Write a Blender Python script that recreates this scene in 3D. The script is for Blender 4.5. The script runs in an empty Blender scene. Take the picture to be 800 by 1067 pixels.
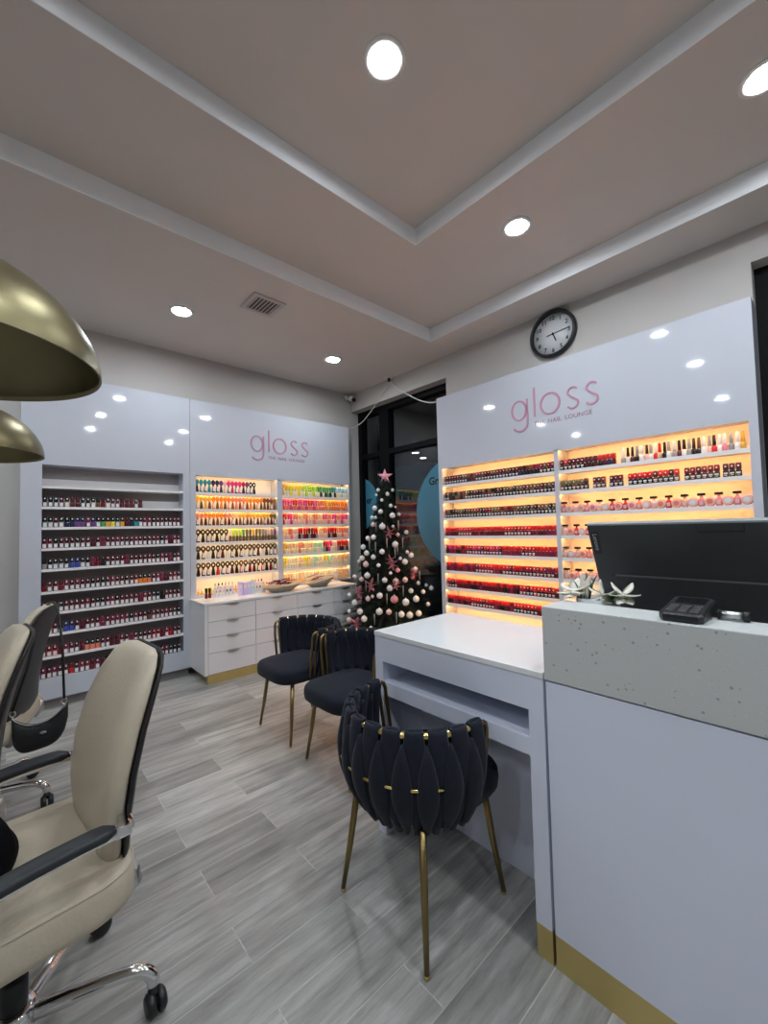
import bpy, bmesh, math, random
from mathutils import Vector, Matrix
random.seed(7)
R = random.Random(11)
SC = bpy.context.scene
COL = SC.collection
PI = math.pi
V = Vector

# ------------------------------------------------------------------ materials
def nodes_mat(name):
    m = bpy.data.materials.new(name); m.use_nodes = True
    nt = m.node_tree; b = nt.nodes['Principled BSDF']
    return m, nt, b

def mat(name, col, rough=0.5, metal=0.0, spec=0.5, var=0.0, scale=20, bump=0.0, bscale=None, coat=0.0, alpha=None, trans=0.0, sheen=0.0, emit=None, estr=0.0, ior=1.45):
    m, nt, b = nodes_mat(name)
    b.inputs['Base Color'].default_value = (*col, 1)
    b.inputs['Roughness'].default_value = rough
    b.inputs['Metallic'].default_value = metal
    b.inputs['Specular IOR Level'].default_value = spec
    b.inputs['IOR'].default_value = ior
    b.inputs['Coat Weight'].default_value = coat
    b.inputs['Coat Roughness'].default_value = 0.03
    b.inputs['Transmission Weight'].default_value = trans
    b.inputs['Sheen Weight'].default_value = sheen
    if emit:
        b.inputs['Emission Color'].default_value = (*emit, 1); b.inputs['Emission Strength'].default_value = estr
    if var or bump:
        tc = nt.nodes.new('ShaderNodeTexCoord')
        n = nt.nodes.new('ShaderNodeTexNoise'); n.inputs['Scale'].default_value = scale; n.inputs['Detail'].default_value = 4
        nt.links.new(tc.outputs['Object'], n.inputs['Vector'])
        if var:
            mx = nt.nodes.new('ShaderNodeMix'); mx.data_type = 'RGBA'
            mx.inputs[6].default_value = (*[c*(1-var) for c in col], 1); mx.inputs[7].default_value = (*[min(1, c*(1+var)) for c in col], 1)
            nt.links.new(n.outputs['Fac'], mx.inputs[0]); nt.links.new(mx.outputs[2], b.inputs['Base Color'])
        if bump:
            n2 = nt.nodes.new('ShaderNodeTexNoise'); n2.inputs['Scale'].default_value = bscale or scale; n2.inputs['Detail'].default_value = 3
            nt.links.new(tc.outputs['Object'], n2.inputs['Vector'])
            bp = nt.nodes.new('ShaderNodeBump'); bp.inputs['Strength'].default_value = bump; bp.inputs['Distance'].default_value = 0.01
            nt.links.new(n2.outputs['Fac'], bp.inputs['Height']); nt.links.new(bp.outputs['Normal'], b.inputs['Normal'])
    return m

M = {}
M['ceiling'] = mat('ceiling_paint', (0.60, 0.565, 0.538), 0.75, var=0.03, scale=3)
M['lit_fascia'] = mat('lit_fascia_tone', (0.86, 0.88, 0.91), 0.5, var=0.02, scale=3)  # light on the tray fascias put into a brighter, cooler colour
M['wall'] = mat('wall_paint', (0.50, 0.472, 0.452), 0.7, var=0.03, scale=2.5)
M['gloss'] = mat('gloss_white_panel', (0.52, 0.54, 0.605), 0.05, spec=0.5, var=0.015, scale=1.5)
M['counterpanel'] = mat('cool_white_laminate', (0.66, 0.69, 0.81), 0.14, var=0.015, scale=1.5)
M['lacquer'] = mat('white_lacquer', (0.76, 0.755, 0.78), 0.22, var=0.015, scale=2)
M['shelf'] = mat('shelf_white', (0.80, 0.78, 0.78), 0.35, var=0.02, scale=3)
M['backgrey'] = mat('shaded_back_and_kick_grey', (0.27, 0.245, 0.25), 0.5, var=0.03, scale=3)  # shelf shade on the back panel put into the colour; toe kick shares it
M['countertop'] = mat('white_countertop', (0.74, 0.74, 0.75), 0.16, var=0.03, scale=4)
M['gold'] = mat('brushed_gold', (0.60, 0.47, 0.19), 0.40, metal=0.65, var=0.06, scale=9)
M['brass'] = mat('polished_brass_leg', (0.27, 0.195, 0.085), 0.32, metal=1.0, var=0.05, scale=14)
M['brassclip'] = mat('bright_brass', (0.75, 0.58, 0.22), 0.2, metal=1.0, var=0.04, scale=14)
M['lamp_brass'] = mat('satin_brass_shade', (0.195, 0.168, 0.092), 0.38, metal=1.0, var=0.05, scale=6)
M['velvet'] = mat('navy_velvet', (0.010, 0.012, 0.021), 0.8, spec=0.2, var=0.25, scale=30, sheen=0.08, bump=0.15, bscale=120)
M['cream'] = mat('cream_leather', (0.50, 0.43, 0.33), 0.36, var=0.05, scale=7, bump=0.12, bscale=90)
M['blackplastic'] = mat('black_plastic', (0.012, 0.012, 0.014), 0.4, var=0.1, scale=30)
M['armpad'] = mat('black_armpad', (0.02, 0.022, 0.026), 0.5, var=0.1, scale=30)
M['chrome'] = mat('chrome', (0.75, 0.75, 0.76), 0.08, metal=1.0, var=0.02, scale=5)
M['blackleather'] = mat('black_leather', (0.009, 0.009, 0.010), 0.55, var=0.2, scale=40, bump=0.2, bscale=80)
M['blackcloth'] = mat('black_cloth', (0.004, 0.004, 0.005), 0.9, spec=0.1, var=0.2, scale=60)
M['frame'] = mat('black_window_frame', (0.004, 0.004, 0.005), 0.6, spec=0.15, var=0.1, scale=10)
M['needle'] = mat('fir_needles', (0.009, 0.020, 0.011), 0.75, var=0.5, scale=8)
M['bark'] = mat('bark', (0.05, 0.03, 0.02), 0.9, var=0.3, scale=30)
M['pearl'] = mat('pearl_white_bauble', (0.72, 0.71, 0.70), 0.25, var=0.05, scale=15)
M['pink'] = mat('pink_bauble', (0.60, 0.27, 0.29), 0.25, var=0.06, scale=15)
M['pinkstar'] = mat('pink_glitter', (0.80, 0.36, 0.44), 0.35, var=0.25, scale=160)
M['petal'] = mat('dusty_pink_petal', (0.42, 0.13, 0.17), 0.6, var=0.25, scale=40)
M['icicle'] = mat('silver_icicle', (0.42, 0.42, 0.42), 0.3, metal=0.4, var=0.1, scale=30)
M['silver'] = mat('silver_metal', (0.55, 0.55, 0.55), 0.3, metal=1.0, var=0.04, scale=10)
M['logo'] = mat('mauve_lettering', (0.50, 0.25, 0.34), 0.35, var=0.05, scale=12)
M['logodark'] = mat('plum_lettering', (0.36, 0.17, 0.25), 0.4, var=0.05, scale=12)
M['monitor'] = mat('charcoal_monitor_back', (0.022, 0.025, 0.026), 0.42, var=0.1, scale=5)
M['monitorhighlight'] = mat('grey_edge_highlight', (0.25, 0.28, 0.29), 0.35, var=0.05, scale=5)
M['dark'] = mat('near_black', (0.006, 0.006, 0.007), 0.5, var=0.1, scale=20)
M['lettergrey'] = mat('grey_lettering', (0.30, 0.31, 0.32), 0.4, var=0.05, scale=20)
M['whiteplastic'] = mat('white_plastic', (0.75, 0.74, 0.72), 0.4, var=0.03, scale=10)
M['clockface'] = mat('clock_face', (0.68, 0.70, 0.72), 0.35, var=0.02, scale=10)
M['cable'] = mat('white_cable', (0.62, 0.60, 0.56), 0.5, var=0.05, scale=10)
M['blackcable'] = mat('black_cable', (0.02, 0.02, 0.02), 0.5, var=0.05, scale=10)
M['blue'] = mat('blue_window_film', (0.055, 0.23, 0.34), 0.35, var=0.08, scale=3)
M['asphalt'] = mat('asphalt', (0.03, 0.03, 0.032), 0.9, var=0.3, scale=15)
M['bowl'] = mat('taupe_stoneware', (0.30, 0.25, 0.20), 0.45, var=0.12, scale=14)
M['lilac'] = mat('lilac_card', (0.62, 0.50, 0.78), 0.4, var=0.15, scale=60)
M['sky'] = mat('pale_blue_card', (0.42, 0.62, 0.74), 0.4, var=0.15, scale=60)
M['acrylic'] = mat('acrylic', (0.75, 0.76, 0.78), 0.1, var=0.02, scale=10)
M['whitepetal'] = mat('white_petal', (0.78, 0.76, 0.66), 0.5, var=0.06, scale=20)
M['leaf'] = mat('green_leaf', (0.05, 0.09, 0.03), 0.5, var=0.3, scale=20)
M['glassvase'] = mat('frosted_glass_bowl', (0.42, 0.45, 0.46), 0.25, var=0.05, scale=10)
M['ventdark'] = mat('vent_shadow_grey', (0.10, 0.09, 0.09), 0.7, var=0.1, scale=10)
M['vent'] = mat('vent_paint', (0.50, 0.46, 0.45), 0.6, var=0.03, scale=10)
M['label'] = mat('white_label', (0.70, 0.69, 0.69), 0.5, var=0.08, scale=90)
M['lightlens'] = mat('downlight_lens', (0.9, 0.9, 0.9), 0.4, emit=(0.86, 0.94, 1.0), estr=225.0, var=0.01)
M['led_b'] = mat('amber_led_strip', (0.9, 0.8, 0.6), 0.4, emit=(1.0, 0.46, 0.13), estr=38.0, var=0.01)
M['led_a'] = mat('warm_led_strip', (0.9, 0.8, 0.6), 0.4, emit=(1.0, 0.62, 0.27), estr=23.0, var=0.01)
M['key'] = mat('dim_keys', (0.11, 0.11, 0.115), 0.4, var=0.05, scale=30)
M['soffit'] = mat('soffit_lamp', (0.9, 0.9, 0.9), 0.4, emit=(0.85, 0.95, 1.0), estr=14.0, var=0.01)
M['screen'] = mat('dark_screen', (0.01, 0.01, 0.012), 0.15, var=0.05)

def floor_material():
    m, nt, b = nodes_mat('grey_wood_plank_tile')
    L = nt.links.new
    tc = nt.nodes.new('ShaderNodeTexCoord')
    br = nt.nodes.new('ShaderNodeTexBrick')
    br.offset = 0.37; br.offset_frequency = 2; br.squash = 1
    br.inputs['Scale'].default_value = 1.0
    br.inputs['Mortar Size'].default_value = 0.0022
    br.inputs['Mortar Smooth'].default_value = 0.3
    br.inputs['Brick Width'].default_value = 0.92
    br.inputs['Row Height'].default_value = 0.163
    br.inputs['Bias'].default_value = -0.1
    br.inputs['Color1'].default_value = (0.31, 0.304, 0.292, 1)
    br.inputs['Color2'].default_value = (0.485, 0.477, 0.462, 1)
    br.inputs['Mortar'].default_value = (0.50, 0.49, 0.475, 1)
    L(tc.outputs['Object'], br.inputs['Vector'])
    # streaky grain along the plank
    mp = nt.nodes.new('ShaderNodeMapping'); mp.inputs['Scale'].default_value = (2.0, 21, 1)
    L(tc.outputs['Object'], mp.inputs['Vector'])
    # shift grain per plank
    add = nt.nodes.new('ShaderNodeVectorMath'); add.operation = 'ADD'
    sc = nt.nodes.new('ShaderNodeVectorMath'); sc.operation = 'SCALE'; sc.inputs['Scale'].default_value = 37.0
    L(br.outputs['Color'], sc.inputs[0]); L(mp.outputs['Vector'], add.inputs[0]); L(sc.outputs[0], add.inputs[1])
    n = nt.nodes.new('ShaderNodeTexNoise'); n.inputs['Scale'].default_value = 1.0; n.inputs['Detail'].default_value = 9; n.inputs['Roughness'].default_value = 0.72
    L(add.outputs[0], n.inputs['Vector'])
    rmp = nt.nodes.new('ShaderNodeValToRGB')
    rmp.color_ramp.elements[0].position = 0.32; rmp.color_ramp.elements[0].color = (0.50, 0.485, 0.465, 1)
    rmp.color_ramp.elements[1].position = 0.68; rmp.color_ramp.elements[1].color = (1.20, 1.19, 1.175, 1)
    L(n.outputs['Fac'], rmp.inputs[0])
    mul = nt.nodes.new('ShaderNodeMix'); mul.data_type = 'RGBA'; mul.blend_type = 'MULTIPLY'; mul.inputs[0].default_value = 1.0
    mul.clamp_result = False
    L(br.outputs['Color'], mul.inputs[6]); L(rmp.outputs[0], mul.inputs[7])
    L(mul.outputs[2], b.inputs['Base Color'])
    b.inputs['Roughness'].default_value = 0.42
    bp = nt.nodes.new('ShaderNodeBump'); bp.inputs['Strength'].default_value = 0.25; bp.inputs['Distance'].default_value = 0.004; bp.invert = True
    L(br.outputs['Fac'], bp.inputs['Height']); L(bp.outputs['Normal'], b.inputs['Normal'])
    return m
M['floor'] = floor_material()

def terrazzo_material():
    m, nt, b = nodes_mat('pale_terrazzo')
    L = nt.links.new
    tc = nt.nodes.new('ShaderNodeTexCoord')
    def chips(scale, th, col, prev, rare=0.0):
        v = nt.nodes.new('ShaderNodeTexVoronoi'); v.inputs['Scale'].default_value = scale
        L(tc.outputs['Object'], v.inputs['Vector'])
        s = nt.nodes.new('ShaderNodeSeparateColor'); L(v.outputs['Color'], s.inputs[0])
        mt = nt.nodes.new('ShaderNodeMath'); mt.operation = 'MULTIPLY'; mt.inputs[1].default_value = th
        rr = nt.nodes.new('ShaderNodeMath'); rr.operation = 'SUBTRACT'; rr.inputs[1].default_value = rare
        L(s.outputs[0], rr.inputs[0]); L(rr.outputs[0], mt.inputs[0])
        mt.inputs[1].default_value = th/(1-rare)
        lt = nt.nodes.new('ShaderNodeMath'); lt.operation = 'LESS_THAN'
        L(v.outputs['Distance'], lt.inputs[0]); L(mt.outputs[0], lt.inputs[1])
        mx = nt.nodes.new('ShaderNodeMix'); mx.data_type = 'RGBA'
        L(lt.outputs[0], mx.inputs[0])
        if isinstance(prev, tuple): mx.inputs[6].default_value = (*prev, 1)
        else: L(prev, mx.inputs[6])
        mx.inputs[7].default_value = (*col, 1)
        return mx.outputs[2]
    c = chips(95, 0.16, (0.44, 0.45, 0.45), (0.52, 0.535, 0.53))
    c = chips(60, 0.15, (0.57, 0.58, 0.575), c)
    c = chips(85, 0.36, (0.30, 0.31, 0.31), c, 0.90)
    L(c, b.inputs['Base Color'])
    b.inputs['Roughness'].default_value = 0.4
    return m
M['terrazzo'] = terrazzo_material()

def glass_material():
    # window pane seen at night: mirror-like reflection over a dark clear sheet
    m, nt, b = nodes_mat('dark_window_glass')
    b.inputs['Base Color'].default_value = (0.75, 0.80, 0.82, 1)
    b.inputs['Roughness'].default_value = 0.0
    b.inputs['Transmission Weight'].default_value = 1.0
    b.inputs['IOR'].default_value = 1.5
    return m
M['glass'] = glass_material()

# ------------------------------------------------------------------ mesh builder
class MB:
    def __init__(s): s.v = []; s.f = []; s.m = []; s.sm = []
    def add(s, verts, faces, mi=0, smooth=False):
        o = len(s.v); s.v += [tuple(p) for p in verts]
        for f in faces:
            s.f.append(tuple(i+o for i in f)); s.m.append(mi); s.sm.append(smooth)
    def box(s, x0, x1, y0, y1, z0, z1, mi=0, bev=0.0):
        if x0 > x1: x0, x1 = x1, x0
        if y0 > y1: y0, y1 = y1, y0
        if z0 > z1: z0, z1 = z1, z0
        if bev <= 0:
            v = [(x, y, z) for x in (x0, x1) for y in (y0, y1) for z in (z0, z1)]
            s.add(v, [(0,1,3,2), (4,6,7,5), (0,4,5,1), (2,3,7,6), (0,2,6,4), (1,5,7,3)], mi)
        else:
            bm = bmesh.new()
            vs = [bm.verts.new((x, y, z)) for x in (x0, x1) for y in (y0, y1) for z in (z0, z1)]
            for f in [(0,1,3,2), (4,6,7,5), (0,4,5,1), (2,3,7,6), (0,2,6,4), (1,5,7,3)]: bm.faces.new([vs[i] for i in f])
            bev = min(bev, 0.45*min(x1-x0, y1-y0, z1-z0))
            bmesh.ops.bevel(bm, geom=bm.edges[:], offset=bev, segments=2, affect='EDGES', profile=0.6)
            s.bm(bm, mi, False); bm.free()
    def bm(s, bm, mi=0, smooth=False):
        bm.verts.ensure_lookup_table(); bm.verts.index_update()
        s.add([tuple(v.co) for v in bm.verts], [[v.index for v in f.verts] for f in bm.faces], mi, smooth)
    def loft(s, rings, mi=0, caps=True, smooth=True, closed=True):
        n = len(rings[0]); o = len(s.v)
        for r in rings: s.v += [tuple(p) for p in r]
        for i in range(len(rings)-1):
            for j in range(n if closed else n-1):
                k = (j+1) % n
                s.f.append((o+i*n+j, o+i*n+k, o+(i+1)*n+k, o+(i+1)*n+j)); s.m.append(mi); s.sm.append(smooth)
        if caps and closed:
            s.f.append(tuple(o+j for j in range(n-1, -1, -1))); s.m.append(mi); s.sm.append(False)
            b = o+(len(rings)-1)*n
            s.f.append(tuple(b+j for j in range(n))); s.m.append(mi); s.sm.append(False)
    def tube(s, path, r, mi=0, seg=10, caps=True):
        path = [V(p) for p in path]; n = len(path)
        rr = r if isinstance(r, (list, tuple)) else [r]*n
        rings = []; up = None
        for i, p in enumerate(path):
            t = (path[min(i+1, n-1)] - path[max(i-1, 0)]).normalized()
            if up is None:
                up = V((0, 0, 1)) if abs(t.z) < 0.9 else V((1, 0, 0))
            a = t.cross(up)
            if a.length < 1e-5: a = t.cross(V((0.3, 1, 0.2)))
            a.normalize(); b = a.cross(t).normalized(); up = b
            rings.append([p + (a*math.cos(q) + b*math.sin(q))*rr[i] for q in [2*PI*k/seg for k in range(seg)]])
        s.loft(rings, mi, caps)
    def lathe(s, prof, c=(0, 0, 0), axis='Z', seg=24, mi=0, smooth=True, caps=True):
        c = V(c); rings = []
        for r, h in prof:
            ring = []
            for k in range(seg):
                q = 2*PI*k/seg; a, b = r*math.cos(q), r*math.sin(q)
                ring.append(c + (V((a, b, h)) if axis == 'Z' else V((h, a, b)) if axis == 'X' else V((b, h, a))))
            rings.append(ring)
        s.loft(rings, mi, caps, smooth)
    def sphere(s, c, r, mi=0, seg=14, rings=9, sz=1.0):
        pr = [(max(1e-4, r*math.sin(PI*i/rings)), -r*sz*math.cos(PI*i/rings)) for i in range(rings+1)]
        s.lathe(pr, c, 'Z', seg, mi)
    def extr(s, pts, n, mi=0):
        """closed outline (list of 3D points) pushed along vector n"""
        k = len(pts); n = V(n)
        a = [V(p) for p in pts]; b = [p+n for p in a]
        s.add(a+b, [tuple(range(k-1, -1, -1)), tuple(range(k, 2*k))] + [(i, (i+1) % k, k+(i+1) % k, k+i) for i in range(k)], mi)
    def xf(s, mtx):
        s.v = [tuple(mtx @ V(p)) for p in s.v]; return s
    def mesh(s, name, mats, origin=(0, 0, 0)):
        me = bpy.data.meshes.new(name)
        o = V(origin)
        me.from_pydata([tuple(V(p)-o) for p in s.v], [], s.f)
        if not isinstance(mats, (list, tuple)): mats = [mats]
        for m in mats: me.materials.append(m)
        me.polygons.foreach_set('material_index', s.m)
        me.polygons.foreach_set('use_smooth', s.sm)
        bm = bmesh.new(); bm.from_mesh(me); bmesh.ops.recalc_face_normals(bm, faces=bm.faces[:]); bm.to_mesh(me); bm.free()
        me.update(); return me
    def build(s, name, mats, parent=None, origin=(0, 0, 0), label=None):
        """one mesh object; under a parent the vertices are taken relative to origin"""
        ob = bpy.data.objects.new(name, s.mesh(name, mats, origin)); COL.objects.link(ob)
        if parent: ob.parent = parent
        else: ob.location = origin
        if label: ob['label'] = label
        return ob

def thing(name, label, cat, loc=(0, 0, 0), rz=0, group=None):
    o = bpy.data.objects.new(name, None); o.empty_display_size = 0.1; COL.objects.link(o)
    o.location = loc; o.rotation_euler = (0, 0, rz); o['label'] = label; o['category'] = cat
    if group: o['group'] = group
    return o
def tag(o, label, cat, group=None):
    o['label'] = label; o['category'] = cat
    if group: o['group'] = group
    return o
def struct(o): o['kind'] = 'structure'; return o

def superring(cx, cy, z, hx, hy, n=4.0, seg=36):
    out = []
    for k in range(seg):
        q = 2*PI*k/seg; c, s_ = math.cos(q), math.sin(q)
        out.append(V((cx + hx*math.copysign(abs(c)**(2/n), c), cy + hy*math.copysign(abs(s_)**(2/n), s_), z)))
    return out

def text_mesh(body, size, extrude, mtx, offset=0.0, spacing=1.0):
    cu = bpy.data.curves.new('txt', 'FONT'); cu.body = body; cu.size = size; cu.extrude = extrude; cu.offset = offset
    cu.align_x = 'LEFT'; cu.space_character = spacing; cu.resolution_u = 3
    ob = bpy.data.objects.new('txt', cu); COL.objects.link(ob)
    dg = bpy.context.evaluated_depsgraph_get(); dg.update()
    me = bpy.data.meshes.new_from_object(ob.evaluated_get(dg))
    mb = MB(); mb.add([tuple(mtx @ v.co) for v in me.vertices], [tuple(p.vertices) for p in me.polygons])
    bpy.data.objects.remove(ob); bpy.data.curves.remove(cu); bpy.data.meshes.remove(me)
    return mb

ORD = ['first', 'second', 'third', 'fourth', 'fifth', 'sixth', 'seventh', 'eighth', 'ninth', 'tenth', 'eleventh', 'twelfth', 'thirteenth', 'fourteenth', 'fifteenth', 'sixteenth', 'seventeenth', 'eighteenth', 'nineteenth', 'twentieth']
TENS = {2: 'twenty', 3: 'thirty', 4: 'forty'}
def ordinal(n):
    if n <= 20: return ORD[n-1]
    t, u = divmod(n, 10)
    if u == 0: return {3: 'thirtieth', 4: 'fortieth'}[t]
    return TENS[t] + '-' + ORD[u-1]

# ------------------------------------------------------------------ room shell
XB, YA = 3.43, 4.42            # right wall face, back wall face
ZC, Z2, Z3 = 3.18, 3.306, 3.42  # the three ceiling levels
b = MB(); b.box(-3.1, 3.9, -3.1, 4.55, -0.1, 0.0)
struct(b.build('floor', M['floor']))
b = MB(); b.box(-3.1, 3.9, YA, YA+0.13, 0, 3.6)
struct(b.build('wall_back', M['wall']))
b = MB(); b.box(XB, 3.75, 0.315, 2.765, 0, 3.6); b.box(XB, 3.75, 2.765, YA, 2.945, 3.6); b.box(XB, 3.75, -3.1, 0.315, 2.965, 3.6)
b.box(XB, 3.75, -3.1, -1.9, 0, 2.965)
struct(b.build('wall_right', M['wall']))
b = MB(); b.box(-3.1, -3.0, -3.1, YA, 0, 3.6)
struct(b.build('wall_left', M['wall']))
b = MB(); b.box(-3.0, XB, -3.1, -3.0, 0, 3.6)
struct(b.build('wall_front', M['wall']))
# stepped tray ceiling
def ring_slab(b, o, i, z0, z1):
    (ox0, ox1, oy0, oy1), (ix0, ix1, iy0, iy1) = o, i
    b.box(ox0, ox1, iy1, oy1, z0, z1); b.box(ox0, ox1, oy0, iy0, z0, z1)
    b.box(ox0, ix0, iy0, iy1, z0, z1); b.box(ix1, ox1, iy0, iy1, z0, z1)
OUT = (-2.55, 3.05, -2.35, 2.64); INN = (-1.55, 2.065, -1.60, 1.895)
b = MB()
ring_slab(b, (-3.0, XB, -3.0, YA), OUT, ZC, Z2)
ring_slab(b, (-3.0, XB, -3.0, YA), INN, Z2, Z3)
b.box(-3.0, XB, -3.0, YA, Z3, 3.6)
struct(b.build('ceiling', M['ceiling']))
for nm, (x0, x1, y0, y1), za, zb in (('lit_fascia_1', OUT, ZC-0.001, Z2-0.0005), ('lit_fascia_2', INN, Z2-0.001, Z3-0.0005)):
    b = MB(); ring_slab(b, (x0, x1, y0, y1), (x0+0.004, x1-0.004, y0+0.004, y1-0.004), za, zb)
    struct(b.build(nm, M['lit_fascia']))  # thin skins that carry the lit tone of the tray steps

# windows: black storefront frames with night behind
def window(name, y0, y1, z1, mull, trans):
    xf0, xf1 = 3.55, 3.66
    e = thing(name, 'x', 'x', (3.6, (y0+y1)/2, 0)); del e['label']; del e['category']; e['kind'] = 'structure'
    o = tuple(e.location)
    w = 0.07
    b = MB()
    b.box(xf0, xf1, y0, y1, z1-w, z1); b.box(xf0, xf1, y0, y1, 0.0, 0.12)
    b.box(xf0, xf1, y0, y0+w, 0.12, z1-w); b.box(xf0, xf1, y1-w, y1, 0.12, z1-w)
    for a, c in mull: b.box(xf0, xf1, a, c, 0.12, z1-w)
    for a, c in trans: b.box(xf0+0.004, xf1-0.004, y0+w, y1-w, a, c)
    b.build('window_frame', M['frame'], e, o)
    ys = [y0+w] + [q for p in mull for q in p] + [y1-w]
    zs = [0.12] + [q for p in trans for q in p] + [z1-w]
    for i in range(0, len(ys), 2):
        for j in range(0, len(zs), 2):
            g = MB(); g.box(3.600, 3.606, ys[i]-0.002, ys[i+1]+0.002, zs[j]-0.002, zs[j+1]+0.002)
            g.build('window_pane', M['glass'], e, o)
    return e
window('window_1', 2.765, YA, 2.945, [(3.815, 3.98)], [(2.30, 2.366)])
window('window_2', -1.9, 0.315, 2.965, [(-0.80, -0.66)], [(2.30, 2.366)])
# pavement outside
b = MB(); b.box(3.9, 14, -8, 10, -0.1, -0.02)
struct(b.build('pavement', M['asphalt']))

SOFFIT = ((6.55, 6.18), (7.19, 6.54))
# canopy outside with two small soffit lamps
b = MB(); b.box(3.9, 7.8, 2.0, 9.5, 3.0, 3.15)
struct(b.build('canopy_slab', M['asphalt']))
for i, (x, y) in enumerate(SOFFIT):
    t = thing('soffit_lamp', 'small lit soffit lamp outside the corner window, %s' % ('upper left one' if i == 0 else 'lower right one'), 'outdoor light', (x, y, 3.0))
    b = MB(); b.lathe([(0.07, -0.001), (0.085, -0.002), (0.085, -0.012), (0.07, -0.010), (0.07, -0.001)], (x, y, 3.0), seg=20, caps=False); b.build('trim_ring', M['whiteplastic'], t, (x, y, 3.0))
    b = MB(); b.lathe([(1e-4, -0.009), (0.068, -0.007), (0.068, -0.002), (1e-4, -0.002)], (x, y, 3.0), seg=20); b.build('lens', M['soffit'], t, (x, y, 3.0))
# round blue films on the corner window
def film(name, cy, cz, r, ya, yb, label):
    pts = []
    def clip(y): return min(max(y, ya), yb)
    for k in range(72):
        q = 2*PI*k/72
        p = (clip(cy + r*math.cos(q)), cz + r*math.sin(q))
        if not pts or (abs(p[0]-pts[-1][0]) + abs(p[1]-pts[-1][1])) > 1e-4: pts.append(p)
    b = MB(); b.extr([(3.5985, y, z) for y, z in pts], (0.0012, 0, 0))
    e = thing(name, label, 'window film', (3.598, (ya+yb)/2, cz))
    b.build('film', M['blue'], e, tuple(e.location))
    return e
FACE_MX = lambda x, y, z: Matrix.Translation((x, y, z)) @ Matrix(((0, 0, -1, 0), (-1, 0, 0, 0), (0, 1, 0, 0), (0, 0, 0, 1)))   # text lying on a plane facing -X
e = film('window_decal', 2.783, 1.525, 0.618, 2.836, 3.815, 'large round blue window decal reading Gra, beside the lit right cabinet')
text_mesh('Gra', 0.125, 0.0006, FACE_MX(3.5975, 3.195, 1.845), 0.003).build('lettering', M['dark'], e, tuple(e.location))
e = film('window_decal', 4.45, 1.70, 0.35, 3.985, 4.345, 'small blue window decal in the narrow corner pane left of the tree')
text_mesh('er', 0.13, 0.0006, FACE_MX(3.5975, 4.33, 1.70), 0.003).build('lettering', M['dark'], e, tuple(e.location))

# ------------------------------------------------------------------ ceiling lights
LIGHTS = [(1.03, 3.56, ZC, 'above the unlit left cabinet'), (2.55, 3.58, ZC, 'nearest the corner camera'), (-0.62, 3.58, ZC, None), (-2.1, 3.58, ZC, None),
          (2.44, 1.34, Z2, 'on the middle step above the desk'), (2.45, 0.14, Z2, 'on the middle step at the right edge'),
          (1.205, 1.26, Z3, 'alone on the upper ceiling panel'), (-0.15, 1.2, Z3, None), (-1.9, 1.2, Z2, None),
          (1.15, 0.05, Z3, None), (-0.15, 0.05, Z3, None), (-1.9, 0.05, Z2, None), (2.5, -1.05, Z2, None), (1.15, -1.15, Z3, None), (-0.15, -1.15, Z3, None)]
for x, y, z, where in LIGHTS:
    lab = 'lit round recessed downlight ' + (where or 'behind the viewer or outside the frame')
    t = thing('recessed_downlight', lab, 'ceiling light', (x, y, z), group='recessed ceiling downlights')
    b = MB(); b.lathe([(0.066, -0.001), (0.092, -0.0015), (0.095, -0.006), (0.088, -0.011), (0.070, -0.010), (0.066, -0.004), (0.066, -0.001)], (x, y, z), seg=32, caps=False)
    b.build('trim_ring', M['whiteplastic'], t, (x, y, z))
    b = MB(); b.lathe([(1e-4, -0.0075), (0.030, -0.0074), (0.068, -0.0055), (0.068, -0.002), (1e-4, -0.002)], (x, y, z), seg=32)
    b.build('lens', M['lightlens'], t, (x, y, z))

# ceiling vent
t = thing('ceiling_vent', 'square slatted air vent in the ceiling between the two left downlights', 'vent', (1.50, 3.055, ZC))
o = (1.50, 3.055, ZC)
b = MB(); b.box(1.40, 1.60, 2.955, 3.155, ZC-0.002, ZC-0.0005); b.build('duct_shade', M['ventdark'], t, o)  # flat dark sheet standing in for the shade inside the vent
b = MB()
for (x0, x1, y0, y1) in ((1.365, 1.635, 3.155, 3.19), (1.365, 1.635, 2.92, 2.955), (1.365, 1.40, 2.955, 3.155), (1.60, 1.635, 2.955, 3.155)):
    b.box(x0, x1, y0, y1, ZC-0.012, ZC-0.0005)
b.build('grille_frame', M['vent'], t, o)
for k in range(7):
    x = 1.413 + k*0.029
    b = MB(); b.add([(x-0.010, 2.955, ZC-0.012), (x-0.010, 3.155, ZC-0.012), (x+0.006, 3.155, ZC-0.004), (x+0.006, 2.955, ZC-0.004), (x-0.008, 2.955, ZC-0.013), (x-0.008, 3.155, ZC-0.013), (x+0.008, 3.155, ZC-0.005), (x+0.008, 2.955, ZC-0.005)],
                    [(0,1,2,3), (7,6,5,4), (0,4,5,1), (1,5,6,2), (2,6,7,3), (3,7,4,0)])
    b.build('vent_slat', M['vent'], t, o)

# security camera on the back wall by the corner
t = thing('security_camera', 'small security camera up in the corner by the window', 'camera', (3.36, 4.42, 3.13)); o = (3.36, 4.42, 3.13)
b = MB(); b.lathe([(0.035, 0.0), (0.035, -0.02), (0.012, -0.024), (0.012, -0.06)], o, 'Y', 16); b.build('mount', M['whiteplastic'], t, o)
b = MB(); b.tube([(3.36, 4.375, 3.13), (3.36, 4.33, 3.10), (3.36, 4.27, 3.07)], [0.028, 0.034, 0.034], seg=14); b.build('body', M['whiteplastic'], t, o)
b = MB(); b.tube([(3.36, 4.2705, 3.0702), (3.36, 4.255, 3.0625)], [0.030, 0.027], seg=14); b.build('lens', M['dark'], t, o)

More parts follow.
